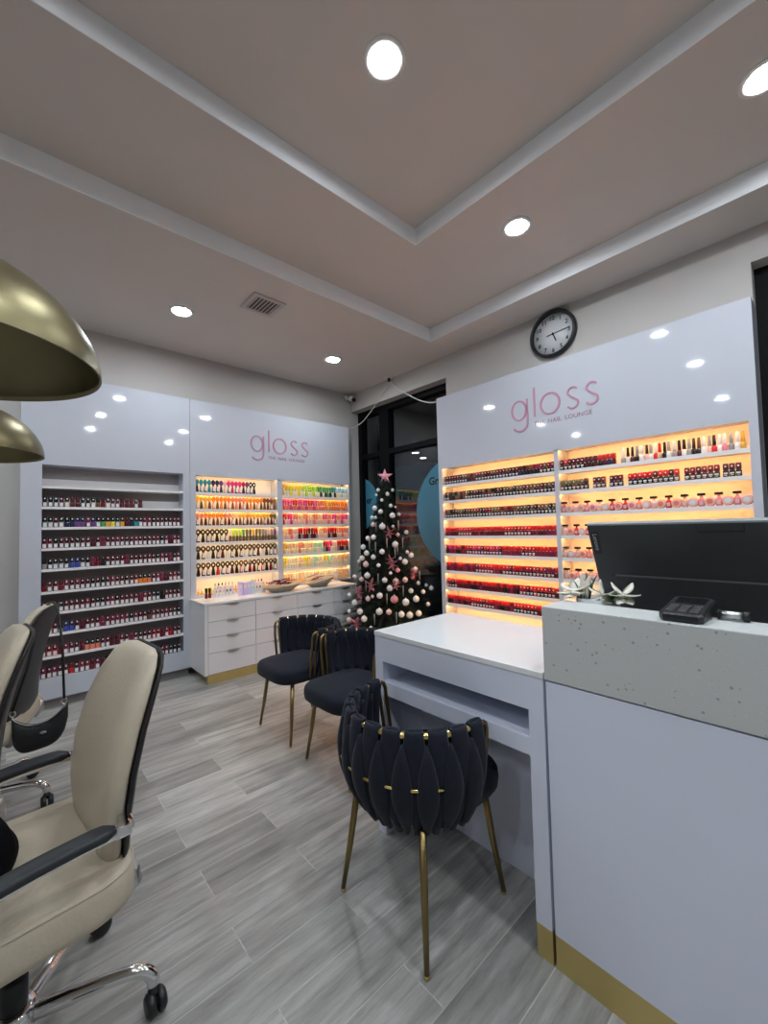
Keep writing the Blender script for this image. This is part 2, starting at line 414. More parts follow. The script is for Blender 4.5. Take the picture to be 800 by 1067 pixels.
# cable outlet and its two cables
t = thing('cable_outlet', 'black cable plug on the ceiling edge above the corner window', 'outlet', (3.385, 3.60, ZC)); o = (3.385, 3.60, ZC)
b = MB(); b.box(3.345, 3.425, 3.55, 3.65, ZC-0.012, ZC-0.0005, bev=0.004); b.build('cover_plate', M['whiteplastic'], t, o)
b = MB(); b.lathe([(0.018, -0.012), (0.018, -0.045), (0.010, -0.055)], o, 'Z', 14); b.build('plug', M['blackcable'], t, o)
def bez(p, n=10):
    out = []
    P_ = [V(q) for q in p]
    for i in range(len(P_)-1):
        p0 = P_[max(i-1, 0)]; p1 = P_[i]; p2 = P_[i+1]; p3 = P_[min(i+2, len(P_)-1)]
        for k in range(n):
            t_ = k/n
            out.append(0.5*((2*p1) + (p2-p0)*t_ + (2*p0-5*p1+4*p2-p3)*t_**2 + (3*p1-p0-3*p2+p3)*t_**3))
    out.append(P_[-1]); return out
b = MB(); b.tube(bez([(3.385, 3.60, ZC-0.056), (3.40, 3.70, 3.05), (3.405, 3.87, 2.925), (3.405, 4.00, 2.835), (3.40, 4.15, 2.75), (3.36, 4.30, 2.70), (3.235, 4.31, 2.676)]), 0.0055, seg=8)
tag(b.build('cable', M['cable'], None, (3.385, 3.60, 3.1)), 'cable hanging from ceiling plug leftwards to the back wall cabinet', 'cable')
b = MB(); b.tube(bez([(3.390, 3.59, ZC-0.056), (3.395, 3.42, 2.98), (3.39, 3.15, 2.80), (3.37, 2.95, 2.71), (3.34, 2.80, 2.682), (3.32, 2.70, 2.677)]), 0.0065, seg=8)
tag(b.build('cable', M['cable'], None, (3.39, 3.58, 3.1)), 'white cable sagging from ceiling plug rightwards to the lit right cabinet', 'cable')

# ------------------------------------------------------------------ logo lettering
def ribbon(pts, w):
    """flat outline of a pen stroke (2D), constant width"""
    n = len(pts); L, Rr = [], []
    for i in range(n):
        a = V(pts[max(i-1, 0)]); c = V(pts[min(i+1, n-1)]); t = (c-a).normalized(); nrm = V((-t.y, t.x))
        ww = w[i] if isinstance(w, list) else w
        L.append(V(pts[i]) + nrm*ww/2); Rr.append(V(pts[i]) - nrm*ww/2)
    return L, Rr
def arc(cx, cy, rx, ry, a0, a1, n=28):
    return [(cx + rx*math.cos(math.radians(a0 + (a1-a0)*k/n)), cy + ry*math.sin(math.radians(a0 + (a1-a0)*k/n))) for k in range(n+1)]
def logo(parent, origin, mtx, scale):
    """'gloss' drawn with pen strokes; units: total width 0.745, x-height 0.165, baseline 0"""
    xh = 0.165
    def s_path(x, w):
        p = arc(x+w*0.52, xh*0.755, w*0.40, xh*0.245, 35, 185, 14) + [(x+w*0.30, xh*0.60), (x+w*0.55, xh*0.49), (x+w*0.78, xh*0.385)] + arc(x+w*0.48, xh*0.235, w*0.44, xh*0.235, 30, -150, 18)
        return p
    thin, thick = 0.011, 0.018
    def ring_w(n): return [thin + (thick-thin)*abs(math.cos(2*PI*k/n)) for k in range(n+1)]
    letters = {
        'letter_g': [(arc(0.072, xh*0.50, 0.066, xh*0.50, 30, 390, 48), [thin+0.006*abs(math.cos(math.radians(30+360*k/48))) for k in range(49)]),
                     ([(0.148, xh*1.02), (0.148, xh*0.6), (0.148, 0.0), (0.146, -0.03)] + arc(0.078, -0.035, 0.068, 0.062, 0, -150, 16), 0.017)],
        'letter_l': [([(0.213, 0.0), (0.213, 0.12), (0.213, 0.245)], 0.016)],
        'letter_o': [(arc(0.345, xh*0.5, 0.078, xh*0.51, 0, 360, 48), ring_w(48))],
        'letter_s': [(s_path(0.478, 0.098), 0.014)],
    }
    def put(name, strokes, dx=0):
        b = MB()
        for pts, w in strokes:
            pts = [(x+dx, y) for x, y in pts]
            L, Rr = ribbon(pts, w); n = len(L)
            for zz, flip in ((0.0, False), (0.005, True)):
                pass
            vs = [V((p.x, p.y, 0)) for p in L] + [V((p.x, p.y, 0)) for p in Rr] + [V((p.x, p.y, 0.005)) for p in L] + [V((p.x, p.y, 0.005)) for p in Rr]
            fs = []
            for i in range(n-1):
                fs += [(i, i+1, n+i+1, n+i), (2*n+i, 3*n+i, 3*n+i+1, 2*n+i+1), (i, 2*n+i, 2*n+i+1, i+1), (n+i, n+i+1, 3*n+i+1, 3*n+i)]
            fs += [(0, n, 3*n, 2*n), (n-1, 3*n-1, 4*n-1, 2*n-1)]
            b.add([tuple(mtx @ (v*scale)) for v in vs], fs)
        b.build(name, M['logo'], parent, origin)
    for k, st in letters.items(): put(k, st)
    put('letter_s', letters['letter_s'], 0.143)
    tm = mtx @ Matrix.Translation((0.203*scale, -0.076*scale, 0)) @ Matrix.Scale(scale, 4)
    x = 0.0
    for word, wd in (('THE', 0.106), ('NAIL', 0.126), ('LOUNGE', 0.2)):
        text_mesh(word, 0.050, 0.002, tm @ Matrix.Translation((x, 0, 0)), 0.0, 1.06).build('tagline_word', M['logodark'], parent, origin); x += wd + 0.012

# ------------------------------------------------------------------ tall wall cabinets
SHELF_A = [1.750, 1.583, 1.418, 1.250, 1.084, 0.918]            # shelf centre heights, back wall
SHELF_L = SHELF_A[:5] + [0.907, 0.741, 0.573, 0.397]
YF = 4.24
O = (0.677, 4.33, 0)
cabL = thing('display_cabinet', 'tall unlit white display cabinet with dark polish rows at the left', 'cabinet', O)
b = MB()
b.box(0.057, 0.187, YF, 4.418, 0.075, 2.67); b.box(1.236, 1.2965, YF, 4.418, 0.075, 2.67)
b.box(0.187, 1.236, YF, 4.418, 1.930, 2.67); b.box(0.187, 1.236, YF, 4.418, 0.075, 0.240)
b.build('cabinet_body', M['gloss'], cabL, O)
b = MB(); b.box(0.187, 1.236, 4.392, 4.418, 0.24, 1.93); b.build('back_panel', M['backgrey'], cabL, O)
b = MB(); b.box(0.187, 1.236, 4.383, 4.391, 1.585, 1.665); b.box(0.187, 1.236, 4.383, 4.391, 1.755, 1.83); b.build('lit_back_bands', M['shelf'], cabL, O)  # lit lower parts of two cells, painted as white bands
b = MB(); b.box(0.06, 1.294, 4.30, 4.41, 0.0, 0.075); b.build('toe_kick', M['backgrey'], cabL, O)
for z in SHELF_L:
    b = MB(); b.box(0.187, 1.236, YF+0.004, 4.392, z-0.010, z+0.010); b.build('shelf', M['shelf'], cabL, O)

O = (2.272, 4.33, 0.722)
cabR = thing('display_cabinet', 'glowing white display cabinet with rainbow polishes above the drawers', 'cabinet', O)
b = MB()
b.box(1.300, 1.352, YF, 4.418, 0.722, 2.67); b.box(2.225, 2.289, YF, 4.418, 0.742, 1.935); b.box(3.222, 3.243, YF, 4.418, 0.722, 2.67)
b.box(1.352, 3.222, YF, 4.418, 1.935, 2.67); b.box(1.352, 3.222, YF, YF+0.008, 1.925, 1.935); b.box(1.352, 3.222, YF, 4.418, 0.722, 0.742)
b.build('cabinet_body', M['gloss'], cabR, O)
b = MB(); b.box(1.352, 2.225, 4.395, 4.418, 0.742, 1.935); b.box(2.289, 3.222, 4.395, 4.418, 0.742, 1.935); b.build('back_panel', M['shelf'], cabR, O)
for x0, x1 in ((1.352, 2.225), (2.289, 3.222)):
    for z in SHELF_A:
        b = MB(); b.box(x0, x1, YF+0.004, 4.395, z-0.006, z+0.010); b.box(x0, x1, YF+0.004, YF+0.008, z-0.016, z-0.006); b.build('shelf', M['shelf'], cabR, O)
    for z in [1.925+0.010] + [q-0.006 for q in SHELF_A]:
        b = MB(); b.box(x0+0.004, x1-0.004, YF+0.0115, YF+0.0195, z-0.006, z-0.0005); b.build('led_strip', M['led_a'], cabR, O)
logo(cabR, O, Matrix.Translation((1.918, YF, 2.232)) @ Matrix(((1, 0, 0, 0), (0, 0, -1, 0), (0, 1, 0, 0), (0, 0, 0, 1))), 1.0)

XF = 3.23
SHELF_B = [1.770, 1.608, 1.435, 1.257, 1.083, 0.915, 0.752, 0.595]
O = (3.33, 1.52, 0)
cabB = thing('display_cabinet', 'wide amber lit white display cabinet under the wall clock', 'cabinet', O)
b = MB()
b.box(XF, 3.428, 0.306, 0.350, 0.09, 2.67); b.box(XF, 3.428, 1.498, 1.533, 0.44, 1.952); b.box(XF, 3.428, 2.687, 2.735, 0.09, 2.67)
b.box(XF, 3.428, 0.350, 2.687, 1.952, 2.67); b.box(XF, XF+0.008, 0.350, 2.687, 1.94, 1.952); b.box(XF, 3.428, 0.350, 2.687, 0.09, 0.44)
b.build('cabinet_body', M['gloss'], cabB, O)
b = MB(); b.box(3.402, 3.428, 0.350, 1.498, 0.44, 1.952); b.box(3.402, 3.428, 1.533, 2.687, 0.44, 1.952); b.build('back_panel', M['shelf'], cabB, O)
b = MB(); b.box(3.28, 3.42, 0.31, 2.73, 0, 0.09); b.build('toe_kick', M['gold'], cabB, O)
for y0, y1 in ((1.533, 2.687), (0.350, 1.498)):
    for z in SHELF_B:
        b = MB(); b.box(XF+0.004, 3.402, y0, y1, z-0.006, z+0.010); b.box(XF+0.004, XF+0.008, y0, y1, z-0.017, z-0.006); b.build('shelf', M['shelf'], cabB, O)
    for z in [1.952] + [q-0.006 for q in SHELF_B]:
        b = MB(); b.box(XF+0.012, XF+0.020, y0+0.004, y1-0.004, z-0.006, z-0.0005); b.build('led_strip', M['led_b'], cabB, O)
logo(cabB, O, Matrix.Translation((XF, 1.890, 2.252)) @ Matrix(((0, 0, -1, 0), (-1, 0, 0, 0), (0, 1, 0, 0), (0, 0, 0, 1))), 1.0)

# ------------------------------------------------------------------ drawer unit under the glowing cabinet
O = (2.165, 4.1, 0)
un = thing('drawer_unit', 'low white drawer unit with gold plinth under the glowing rainbow cabinet', 'drawers', O)
b = MB(); b.box(1.297, 1.325, 3.850, 4.418, 0.080, 0.700); b.box(1.325, 3.030, 3.872, 4.418, 0.080, 0.700); b.box(3.014, 3.030, 3.85, 3.872, 0.08, 0.70)
b.build('cabinet_body', M['lacquer'], un, O)
b = MB(); b.box(1.290, 3.036, 3.842, 4.418, 0.7003, 0.7215, bev=0.002); b.build('countertop', M['countertop'], un, O)
b = MB(); b.box(1.322, 3.02, 3.854, 3.868, 0.0, 0.0795); b.box(1.36, 3.02, 3.869, 4.40, 0.0, 0.0795); b.build('plinth', M['gold'], un, O)
CX = [1.327, 1.777, 2.236, 2.699, 3.012]; RZ = [(0.552, 0.695), (0.411, 0.548), (0.271, 0.407), (0.084, 0.267)]
for i in range(4):
    for z0, z1 in RZ:
        x0, x1 = CX[i]+0.002, CX[i+1]-0.002
        b = MB(); b.box(x0, x1, 3.851, 3.871, z0, z1, bev=0.002)
        d = b.build('drawer', M['lacquer'], un, O)
        cx = (x0+x1)/2; hw = 0.055
        pts = [(cx-hw, z1-0.001)] + [(cx-hw + 2*hw*k/12, z1-0.001-0.014*math.sin(PI*k/12)**0.7) for k in range(1, 12)] + [(cx+hw, z1-0.001)]
        h = MB(); h.extr([(x, 3.8505, z) for x, z in pts], (0, -0.014, 0)); h.build('handle', M['silver'], d, O)

# ------------------------------------------------------------------ small bottles
HUES = {'dark red': (0.16, 0.010, 0.018), 'maroon': (0.085, 0.010, 0.018), 'red': (0.50, 0.018, 0.02), 'wine': (0.19, 0.018, 0.05), 'pink': (0.62, 0.20, 0.26),
        'hot pink': (0.66, 0.045, 0.20), 'orange': (0.80, 0.22, 0.02), 'coral': (0.75, 0.20, 0.13), 'blue': (0.05, 0.07, 0.34), 'navy': (0.018, 0.022, 0.07),
        'black': (0.010, 0.009, 0.010), 'green': (0.07, 0.32, 0.08), 'teal': (0.02, 0.25, 0.28), 'yellow': (0.82, 0.62, 0.04), 'white': (0.72, 0.71, 0.70),
        'nude': (0.58, 0.38, 0.29), 'purple': (0.16, 0.05, 0.22), 'grey': (0.28, 0.27, 0.27), 'lime': (0.42, 0.68, 0.04), 'olive': (0.13, 0.11, 0.05),
        'pale pink': (0.78, 0.46, 0.43), 'peach': (0.82, 0.50, 0.27), 'mint': (0.42, 0.72, 0.52), 'cream': (0.82, 0.70, 0.48), 'sky blue': (0.38, 0.64, 0.76), 'brown': (0.15, 0.06, 0.03), 'amber': (0.72, 0.38, 0.05)}
HM = {k: mat('polish_' + k.replace(' ', '_'), c, 0.16, var=0.06, scale=40) for k, c in HUES.items()}
CACHE = {}
def sq(mb, prof, n=5, seg=16, mi=0, hyf=0.94, c=(0, 0)):
    mb.loft([superring(c[0], c[1], z, r, r*hyf, n if r > 0.0105 else 2.0, seg) for r, z in prof], mi, True, True)
def meshes(kind, hue, variant):
    key = (kind, hue, variant)
    if key in CACHE: return CACHE[key]
    hm = HM[hue]; out = []
    if kind == 'polish':                                     # square bottle, slim round cap with a pale dot
        a = MB(); sq(a, [(0.0150, 0.0), (0.0158, 0.003), (0.0158, 0.036), (0.0135, 0.042), (0.0085, 0.045)]); out.append(('body', a.mesh('nail_polish_bottle', hm)))
        c = MB(); c.lathe([(0.0140, 0.043), (0.0152, 0.047), (0.0146, 0.079), (0.0105, 0.0825)], seg=14)
        if variant != 'plain': c.lathe([(0.0060, -0.0160), (0.0060, -0.0140)], (0, 0, 0.066), 'Y', 10, 1)
        out.append(('cap', c.mesh('cap', [HM[{'dark red': 'maroon', 'red': 'dark red', 'wine': 'wine', 'maroon': 'maroon', 'pink': 'wine', 'blue': 'navy', 'purple': 'navy', 'grey': 'black'}.get(hue, 'black')], M['label']])))
        if variant == 'label':
            l = MB(); l.box(-0.0112, 0.0112, -0.0159, -0.0146, 0.004, 0.035); out.append(('label', l.mesh('label', M['label'])))
    elif kind == 'gel':                                      # dark square bottle with a broad coloured square cap
        a = MB(); sq(a, [(0.0135, 0.0), (0.0142, 0.003), (0.0142, 0.036), (0.0120, 0.041), (0.0090, 0.043)]); out.append(('body', a.mesh('gel_polish_bottle', HM[variant.split('|')[0]])))
        c = MB(); sq(c, [(0.0135, 0.0435), (0.0140, 0.046), (0.0136, 0.080), (0.0110, 0.083)])
        if '|dot' in variant: c.lathe([(0.0048, -0.0145), (0.0048, -0.0125)], (0, 0, 0.064), 'Y', 8, 1)
        out.append(('cap', c.mesh('cap', [hm, M['label']])))
        if '|dot' in variant or '|lab' in variant:
            l = MB(); l.box(-0.0098, 0.0098, -0.0143, -0.0132, 0.018, 0.027); l.box(-0.007, 0.007, -0.0143, -0.0132, 0.009, 0.013); out.append(('label', l.mesh('label', M['label'])))
    elif kind == 'loop':                                     # cone bottle with an open loop on top
        a = MB(); sq(a, [(0.0155, 0.0), (0.0165, 0.004), (0.0150, 0.016), (0.0100, 0.046), (0.0070, 0.058)], 3); out.append(('body', a.mesh('loop_cap_bottle', HM[variant.split('|')[0]])))
        c = MB(); c.loft([[V(((0.0148+0.0070*math.cos(q))*math.cos(t), (0.0070*math.sin(q)), 0.074+(0.0148+0.0070*math.cos(q))*math.sin(t))) for q in [2*PI*k/8 for k in range(8)]] for t in [2*PI*j/18 for j in range(19)]], 0, False)
        if hue != 'black': c.lathe([(0.004, -0.0055), (0.0160, -0.0045), (0.0160, 0.0045), (0.004, 0.0055)], (0, 0, 0.074), 'Y', 18)
        c.lathe([(0.0085, 0.052), (0.0080, 0.062)], seg=10)
        out.append(('loop_cap', c.mesh('loop_cap', hm)))
        if '|lab' in variant:
            l = MB(); l.extr([(-0.0120, -0.0168, 0.010), (0.0120, -0.0168, 0.010), (0.0075, -0.0112, 0.045), (-0.0075, -0.0112, 0.045)], (0, 0.003, 0.0)); out.append(('label', l.mesh('label', M['label'])))
    elif kind == 'lacquer':                                  # pale bottle with a tall tapered coloured cap
        a = MB(); sq(a, [(0.0120, 0.0), (0.0135, 0.004), (0.0135, 0.036), (0.0090, 0.045)], 3); out.append(('body', a.mesh('lacquer_bottle', HM[variant])))
        c = MB(); c.lathe([(0.0098, 0.045), (0.0105, 0.048), (0.0125, 0.092), (0.0095, 0.098)], seg=12); out.append(('cap', c.mesh('cap', hm)))
    elif kind == 'tallcap':
        a = MB(); sq(a, [(0.0140, 0.0), (0.0155, 0.004), (0.0150, 0.032), (0.0085, 0.044)], 3); out.append(('body', a.mesh('tall_cap_bottle', hm)))
        c = MB(); c.lathe([(0.0092, 0.044), (0.0100, 0.047), (0.0080, 0.106), (0.0060, 0.109)], seg=12); out.append(('cap', c.mesh('cap', HM[variant])))
    elif kind == 'jar':                                      # round powder jar standing on edge
        a = MB(); a.lathe([(0.028, -0.014), (0.030, -0.012), (0.030, 0.014), (0.028, 0.016)], (0, 0, 0.030), 'Y', 24); out.append(('body', a.mesh('powder_jar', hm)))
        c = MB(); c.lathe([(0.0255, -0.020), (0.0275, -0.018), (0.0275, -0.0142)], (0, 0, 0.030), 'Y', 24); out.append(('lid', c.mesh('lid', HM['pale pink'])))
        l = MB(); l.lathe([(0.016, -0.0212), (0.016, -0.0201)], (0, 0, 0.030), 'Y', 20); out.append(('label', l.mesh('label', HM[variant])))
    elif kind == 'flatcap':
        a = MB(); sq(a, [(0.0150, 0.0), (0.0165, 0.004), (0.0165, 0.036), (0.0110, 0.045), (0.0075, 0.050), (0.0075, 0.062)], 4); out.append(('body', a.mesh('flat_cap_bottle', hm)))
        c = MB(); c.box(-0.021, 0.021, -0.011, 0.011, 0.060, 0.074, bev=0.003); out.append(('cap', c.mesh('cap', HM['black'])))
        l = MB(); l.box(-0.010, 0.010, -0.0168, -0.0154, 0.010, 0.032); out.append(('label', l.mesh('label', HM['pale pink'])))
    elif kind == 'mini':
        a = MB(); sq(a, [(0.0105, 0.0), (0.0115, 0.003), (0.0115, 0.024), (0.0070, 0.030)], 3); out.append(('body', a.mesh('mini_bottle', HM[variant])))
        c = MB(); c.lathe([(0.0072, 0.030), (0.0076, 0.032), (0.0064, 0.052), (0.0045, 0.054)], seg=10); out.append(('cap', c.mesh('cap', hm)))
    CACHE[key] = out; return out
NAME = {'polish': 'nail_polish_bottle', 'gel': 'gel_polish_bottle', 'loop': 'loop_cap_bottle', 'lacquer': 'lacquer_bottle', 'tallcap': 'tall_cap_bottle', 'jar': 'powder_jar', 'flatcap': 'flat_cap_bottle', 'mini': 'mini_polish_bottle'}
def item(kind, hue, variant, loc, rz, label, group, cat='bottle', sc=None):
    ms = meshes(kind, hue, variant)
    o = bpy.data.objects.new(NAME[kind], ms[0][1]); COL.objects.link(o)
    o.location = loc; o.rotation_euler = (0, 0, rz)
    if sc: o.scale = sc
    tag(o, label, cat, group)
    for n, me in ms[1:]:
        c = bpy.data.objects.new(n, me); COL.objects.link(c); c.parent = o
    return o
def pick(pal):
    return R.choices([p[0] for p in pal], [p[1] for p in pal])[0]

# unlit left cabinet: ten rows
REDS = [('dark red', 7), ('maroon', 8), ('red', 0.9), ('wine', 6), ('black', 2), ('pink', 0.3), ('brown', 1.5)]
BASE = [('maroon', 4), ('brown', 3), ('black', 4), ('grey', 1.5), ('dark red', 3), ('nude', 1)]
seq2 = ['grey', 'grey', 'maroon', 'grey', 'navy', 'navy', 'purple', 'purple', 'wine', 'purple', 'grey', 'green', 'amber', 'yellow', 'grey', 'amber', 'maroon', 'navy', 'teal', 'grey']
LSH = [1.583, 1.418, 1.250, 1.084, 0.907, 0.741, 0.573, 0.397, 0.230]
for r, z in enumerate(LSH):
    n = 20 if r == 0 else 29
    for i in range(n):
        x = 0.207 + i*0.0354
        if x > 1.222: break
        hue = pick(BASE if r == 0 else REDS)
        if r == 1: hue = seq2[i] if i < len(seq2) else pick(REDS)
        if r == 3 and i < 9: hue = ['grey', 'black', 'grey', 'grey', 'black', 'blue', 'blue', 'grey', 'black'][i]
        if r == 6 and i in (4, 5): hue = 'blue'
        if r == 7 and i in (1, 2, 8, 9, 10, 22, 23): hue = 'coral' if 7 < i < 20 else 'red'
        if r == 4 and 17 < i < 22: hue = ['red', 'orange', 'orange', 'coral'][i-18]
        var = 'plain' if R.random() < (0.45 if r == 0 else 0.17) or (r == 3 and 9 <= i <= 11) else 'label'
        if hue in ('green', 'yellow', 'amber', 'teal', 'blue', 'purple', 'navy', 'coral', 'orange'): var = 'dot'
        lab = '%s polish bottle %s, %s from left, %s bottle row down, unlit cabinet' % (hue, 'with white label' if var == 'label' else 'without label', ordinal(i+1), ordinal(r+1))
        item('polish', hue, var, (x, 4.272+R.uniform(-.003, .003), z+0.010), R.uniform(-.12, .12), lab, 'polish bottles in the unlit cabinet')

# glowing cabinet, left bay: loop topped bottles
def loops(row, z, x0, x1, hues, n, bodyf, lab):
    for i in range(n):
        x = x0 + (x1-x0)*i/(n-1); h = hues(i/(n-1))
        bd = bodyf(h, i)
        item('loop', h, bd + lab(i), (x, 4.268, z), R.uniform(-.1, .1),
             '%s loop topped bottle, %s from left, %s row down, glowing cabinet left half' % (h, ordinal(i+1), ordinal(row)), 'loop topped bottles in the glowing cabinet', sc=((1.11, 1.0, 1.38) if h == 'black' and n in (7, 18) else (0.90, 1.0, 1.36)))
def grad(*cs): return lambda t: cs[min(len(cs)-1, int(t*len(cs)))]
SA = [q+0.010 for q in SHELF_A]
loops(1, SA[0], 1.372, 1.965, grad('teal', 'teal', 'teal', 'navy', 'navy', 'purple', 'pale pink', 'hot pink', 'hot pink', 'hot pink', 'hot pink', 'red', 'purple', 'black'), 16, lambda h, i: h if i % 2 else 'navy', lambda i: '|lab' if i % 3 else '|')
loops(2, SA[1], 1.374, 2.203, grad('amber', 'amber', 'orange', 'orange', 'orange', 'coral', 'coral', 'orange', 'orange', 'orange', 'brown', 'brown'), 22, lambda h, i: 'brown' if i % 2 else h, lambda i: '|lab' if i % 4 == 0 else '|')
loops(3, SA[2], 1.374, 2.203, grad('coral', 'orange', 'orange', 'orange', 'coral', 'peach', 'amber', 'orange', 'amber', 'amber', 'amber', 'olive'), 22, lambda h, i: 'brown' if i % 2 else 'maroon', lambda i: '|lab' if i % 3 == 0 else '|')
loops(4, SA[3], 1.380, 1.656, grad('black'), 7, lambda h, i: 'black' if i % 3 else 'maroon', lambda i: '|lab' if i % 3 != 1 else '|')
for i in range(15):
    t = i/14; x = 1.70 + 0.505*t
    h = ['cream', 'lime', 'lime', 'lime', 'green', 'olive', 'olive', 'amber', 'olive', 'olive', 'grey', 'grey', 'pale pink', 'grey', 'purple'][i]
    item('lacquer', h, 'olive' if i % 2 else 'brown', (x, 4.268, SA[3]), 0, '%s capped bottle, %s from left beside the black loops, fourth row, glowing cabinet' % (h, ordinal(i+1)), 'bottles in the glowing cabinet left half', sc=(1.1, 1, 1.3))
loops(5, SA[4], 1.380, 2.198, grad('black'), 18, lambda h, i: ['black', 'maroon', 'white', 'black'][i % 4], lambda i: '|lab' if i % 5 not in (0, 3) else '|')
loops(6, SA[5], 1.380, 2.198, grad('black'), 18, lambda h, i: ['black', 'dark red', 'maroon', 'black', 'red'][i % 5], lambda i: '|lab' if i % 4 not in (0, 3) else '|')
bot = [('yellow', 5), ('amber', 2)]
for i in range(27):
    t = i/26; x = 1.372 + 0.82*t
    h = grad('cream', 'lime', 'yellow', 'amber', 'peach', 'orange', 'coral', 'black', 'black', 'amber', 'orange', 'red')(t)
    item('mini', h, 'amber' if i % 3 else 'cream', (x, 4.335, 0.7425), 0, 'small %s bottle, %s from left on glowing cabinet floor behind the racks' % (h, ordinal(i+1)), 'small bottles on the cabinet floor')

# glowing cabinet, right bay: tall capped lacquers
ROWS = [(grad('amber', 'yellow', 'yellow', 'yellow', 'lime', 'lime', 'lime', 'green', 'green', 'green', 'teal', 'sky blue', 'sky blue'), 'cream'),
        (grad('hot pink', 'hot pink', 'red', 'hot pink', 'hot pink', 'red', 'hot pink', 'coral', 'orange', 'amber', 'orange', 'orange', 'orange'), 'coral'),
        (grad('red', 'hot pink', 'coral', 'peach', 'coral', 'peach', 'coral', 'peach', 'hot pink', 'coral', 'hot pink', 'coral', 'hot pink'), 'pale pink'),
        (grad('peach', 'coral', 'pale pink', 'red', 'red', 'maroon', 'red', 'peach', 'coral', 'red', 'red', 'coral', 'coral'), 'pale pink'),
        (grad('amber', 'peach', 'peach', 'coral', 'peach', 'peach', 'mint', 'mint', 'red', 'hot pink', 'pale pink', 'red', 'red'), 'cream'),
        (grad('yellow', 'cream', 'cream', 'peach', 'yellow', 'cream', 'mint', 'cream', 'yellow', 'mint', 'cream', 'peach', 'peach'), 'cream'),
        (grad('peach', 'peach', 'cream', 'peach', 'cream', 'cream', 'peach', 'cream', 'cream', 'cream', 'white', 'peach', 'peach'), 'peach')]
for r, (g, bd) in enumerate(ROWS):
    z = (SA + [0.7425])[r]
    for i in range(27):
        x = 2.308 + i*0.0344; h = g(i/26)
        bod = bd if i % 3 else h
        if r in (3, 4) and h in ('red', 'maroon'): bod = ['maroon', 'grey', 'dark red'][i % 3]
        if r == 0 and h in ('green', 'teal') and i % 2: bod = 'navy'
        item('lacquer', h, bod, (x, 4.268+R.uniform(-.002, .002), z), 0, '%s capped lacquer bottle, %s from left, %s row down, glowing cabinet right half' % (h, ordinal(i+1), ordinal(r+1)), 'lacquer bottles in the glowing cabinet right half', sc=(1.22, 1, 1.30))

# amber cabinet, left bay: eight packed rows
XI = XF + 0.028
SB = [q+0.010 for q in SHELF_B]
TOP = [[('maroon', 4), ('brown', 3), ('black', 2), ('dark red', 3), ('wine', 2)], [('black', 3), ('olive', 3), ('brown', 3), ('maroon', 2)], [('brown', 3), ('dark red', 3), ('olive', 3), ('black', 2)],
       [('red', 8), ('dark red', 1)], [('red', 7), ('dark red', 2), ('hot pink', 2)], [('red', 7), ('wine', 2)], [('red', 7), ('dark red', 2)], [('red', 8), ('dark red', 1)]]
LOW = [[('maroon', 3), ('navy', 1), ('black', 3)], [('black', 3), ('brown', 1), ('maroon', 1)], [('black', 3), ('maroon', 2), ('olive', 1)],
       [('maroon', 3), ('wine', 3)], [('wine', 4), ('black', 1)], [('maroon', 3), ('wine', 3)], [('maroon', 3), ('wine', 1), ('black', 1)], [('maroon', 2), ('wine', 2), ('black', 2)]]
for r, z in enumerate(SB):
    dot = [0.75, 0.85, 0.75, 0.5, 0.4, 0.35, 0.5, 0.55][r]; run = 0; cur = '|'
    for i in range(36):
        if run <= 0: run = R.randint(2, 6); cur = '|dot' if R.random() < dot else R.choice(['|', '|', '|lab'])
        run -= 1
        y = 2.664 - i*0.0317
        h = pick(TOP[r]); lo = pick(LOW[r])
        item('gel', h, lo + cur, (XI, y, z), -PI/2 + R.uniform(-.06, .06), '%s capped gel bottle, %s from left, %s row down, amber cabinet left half' % (h, ordinal(i+1), ordinal(r+1)), 'gel bottles in the amber cabinet left half')
# amber cabinet, right bay
for i in range(13):
    h = pick([('red', 3), ('maroon', 3), ('dark red', 2)]); item('gel', h, pick(LOW[0]) + ('|dot' if i < 6 else '|'), (XI, 1.478-i*0.0317, SB[0]), -PI/2, '%s capped gel bottle, %s from left on top shelf, amber cabinet right half' % (h, ordinal(i+1)), 'gel bottles in the amber cabinet right half')
caps = ['white', 'black', 'black', 'grey', 'white', 'black', 'grey', 'white', 'red', 'black', 'grey', 'white', 'black', 'black', 'grey', 'black', 'brown', 'white', 'grey', 'black', 'white', 'white', 'grey', 'white', 'amber']
bods = ['grey', 'white', 'maroon', 'black', 'white', 'pale pink', 'white', 'red', 'nude', 'black', 'white', 'grey', 'maroon', 'white', 'grey', 'black', 'black', 'white', 'pale pink', 'red', 'white', 'pink', 'grey', 'white', 'amber']
y = 1.035
for i, (c, h) in enumerate(zip(caps, bods)):
    item('tallcap', h, c, (XI+R.uniform(-.006, .012), y, SB[0]), R.uniform(-.3, .3), '%s bottle with tall %s cap, %s loose bottle along the amber cabinet top shelf' % (h, c, ordinal(i+1)), 'loose bottles on the amber cabinet top shelf')
    y -= R.choice([0.024, 0.027, 0.031])
    if y < 0.372: break
k = 0
for a, n, topc in ((1.480, 7, 'olive'), (1.235, 3, 'dark red'), (1.118, 3, 'maroon'), (0.995, 10, 'red'), (0.665, 6, 'dark red'), (0.640-0.19, 0, 'red')):
    for i in range(n):
        h = pick([(topc, 4), ('maroon', 1)]); k += 1
        item('gel', h, pick(LOW[1]) + ('|dot' if topc != 'olive' or i % 2 else '|lab'), (XI, a-i*0.0305, SB[1]), -PI/2, '%s capped gel bottle, %s from left on second shelf, amber cabinet right half' % (h, ordinal(k)), 'gel bottles in the amber cabinet right half')
for i in range(3):
    k += 1
    item('gel', 'maroon', 'black|dot', (XI, 0.470-i*0.0305, SB[1]), -PI/2, 'maroon capped gel bottle, %s from left on second shelf, amber cabinet right half' % ordinal(k), 'gel bottles in the amber cabinet right half')
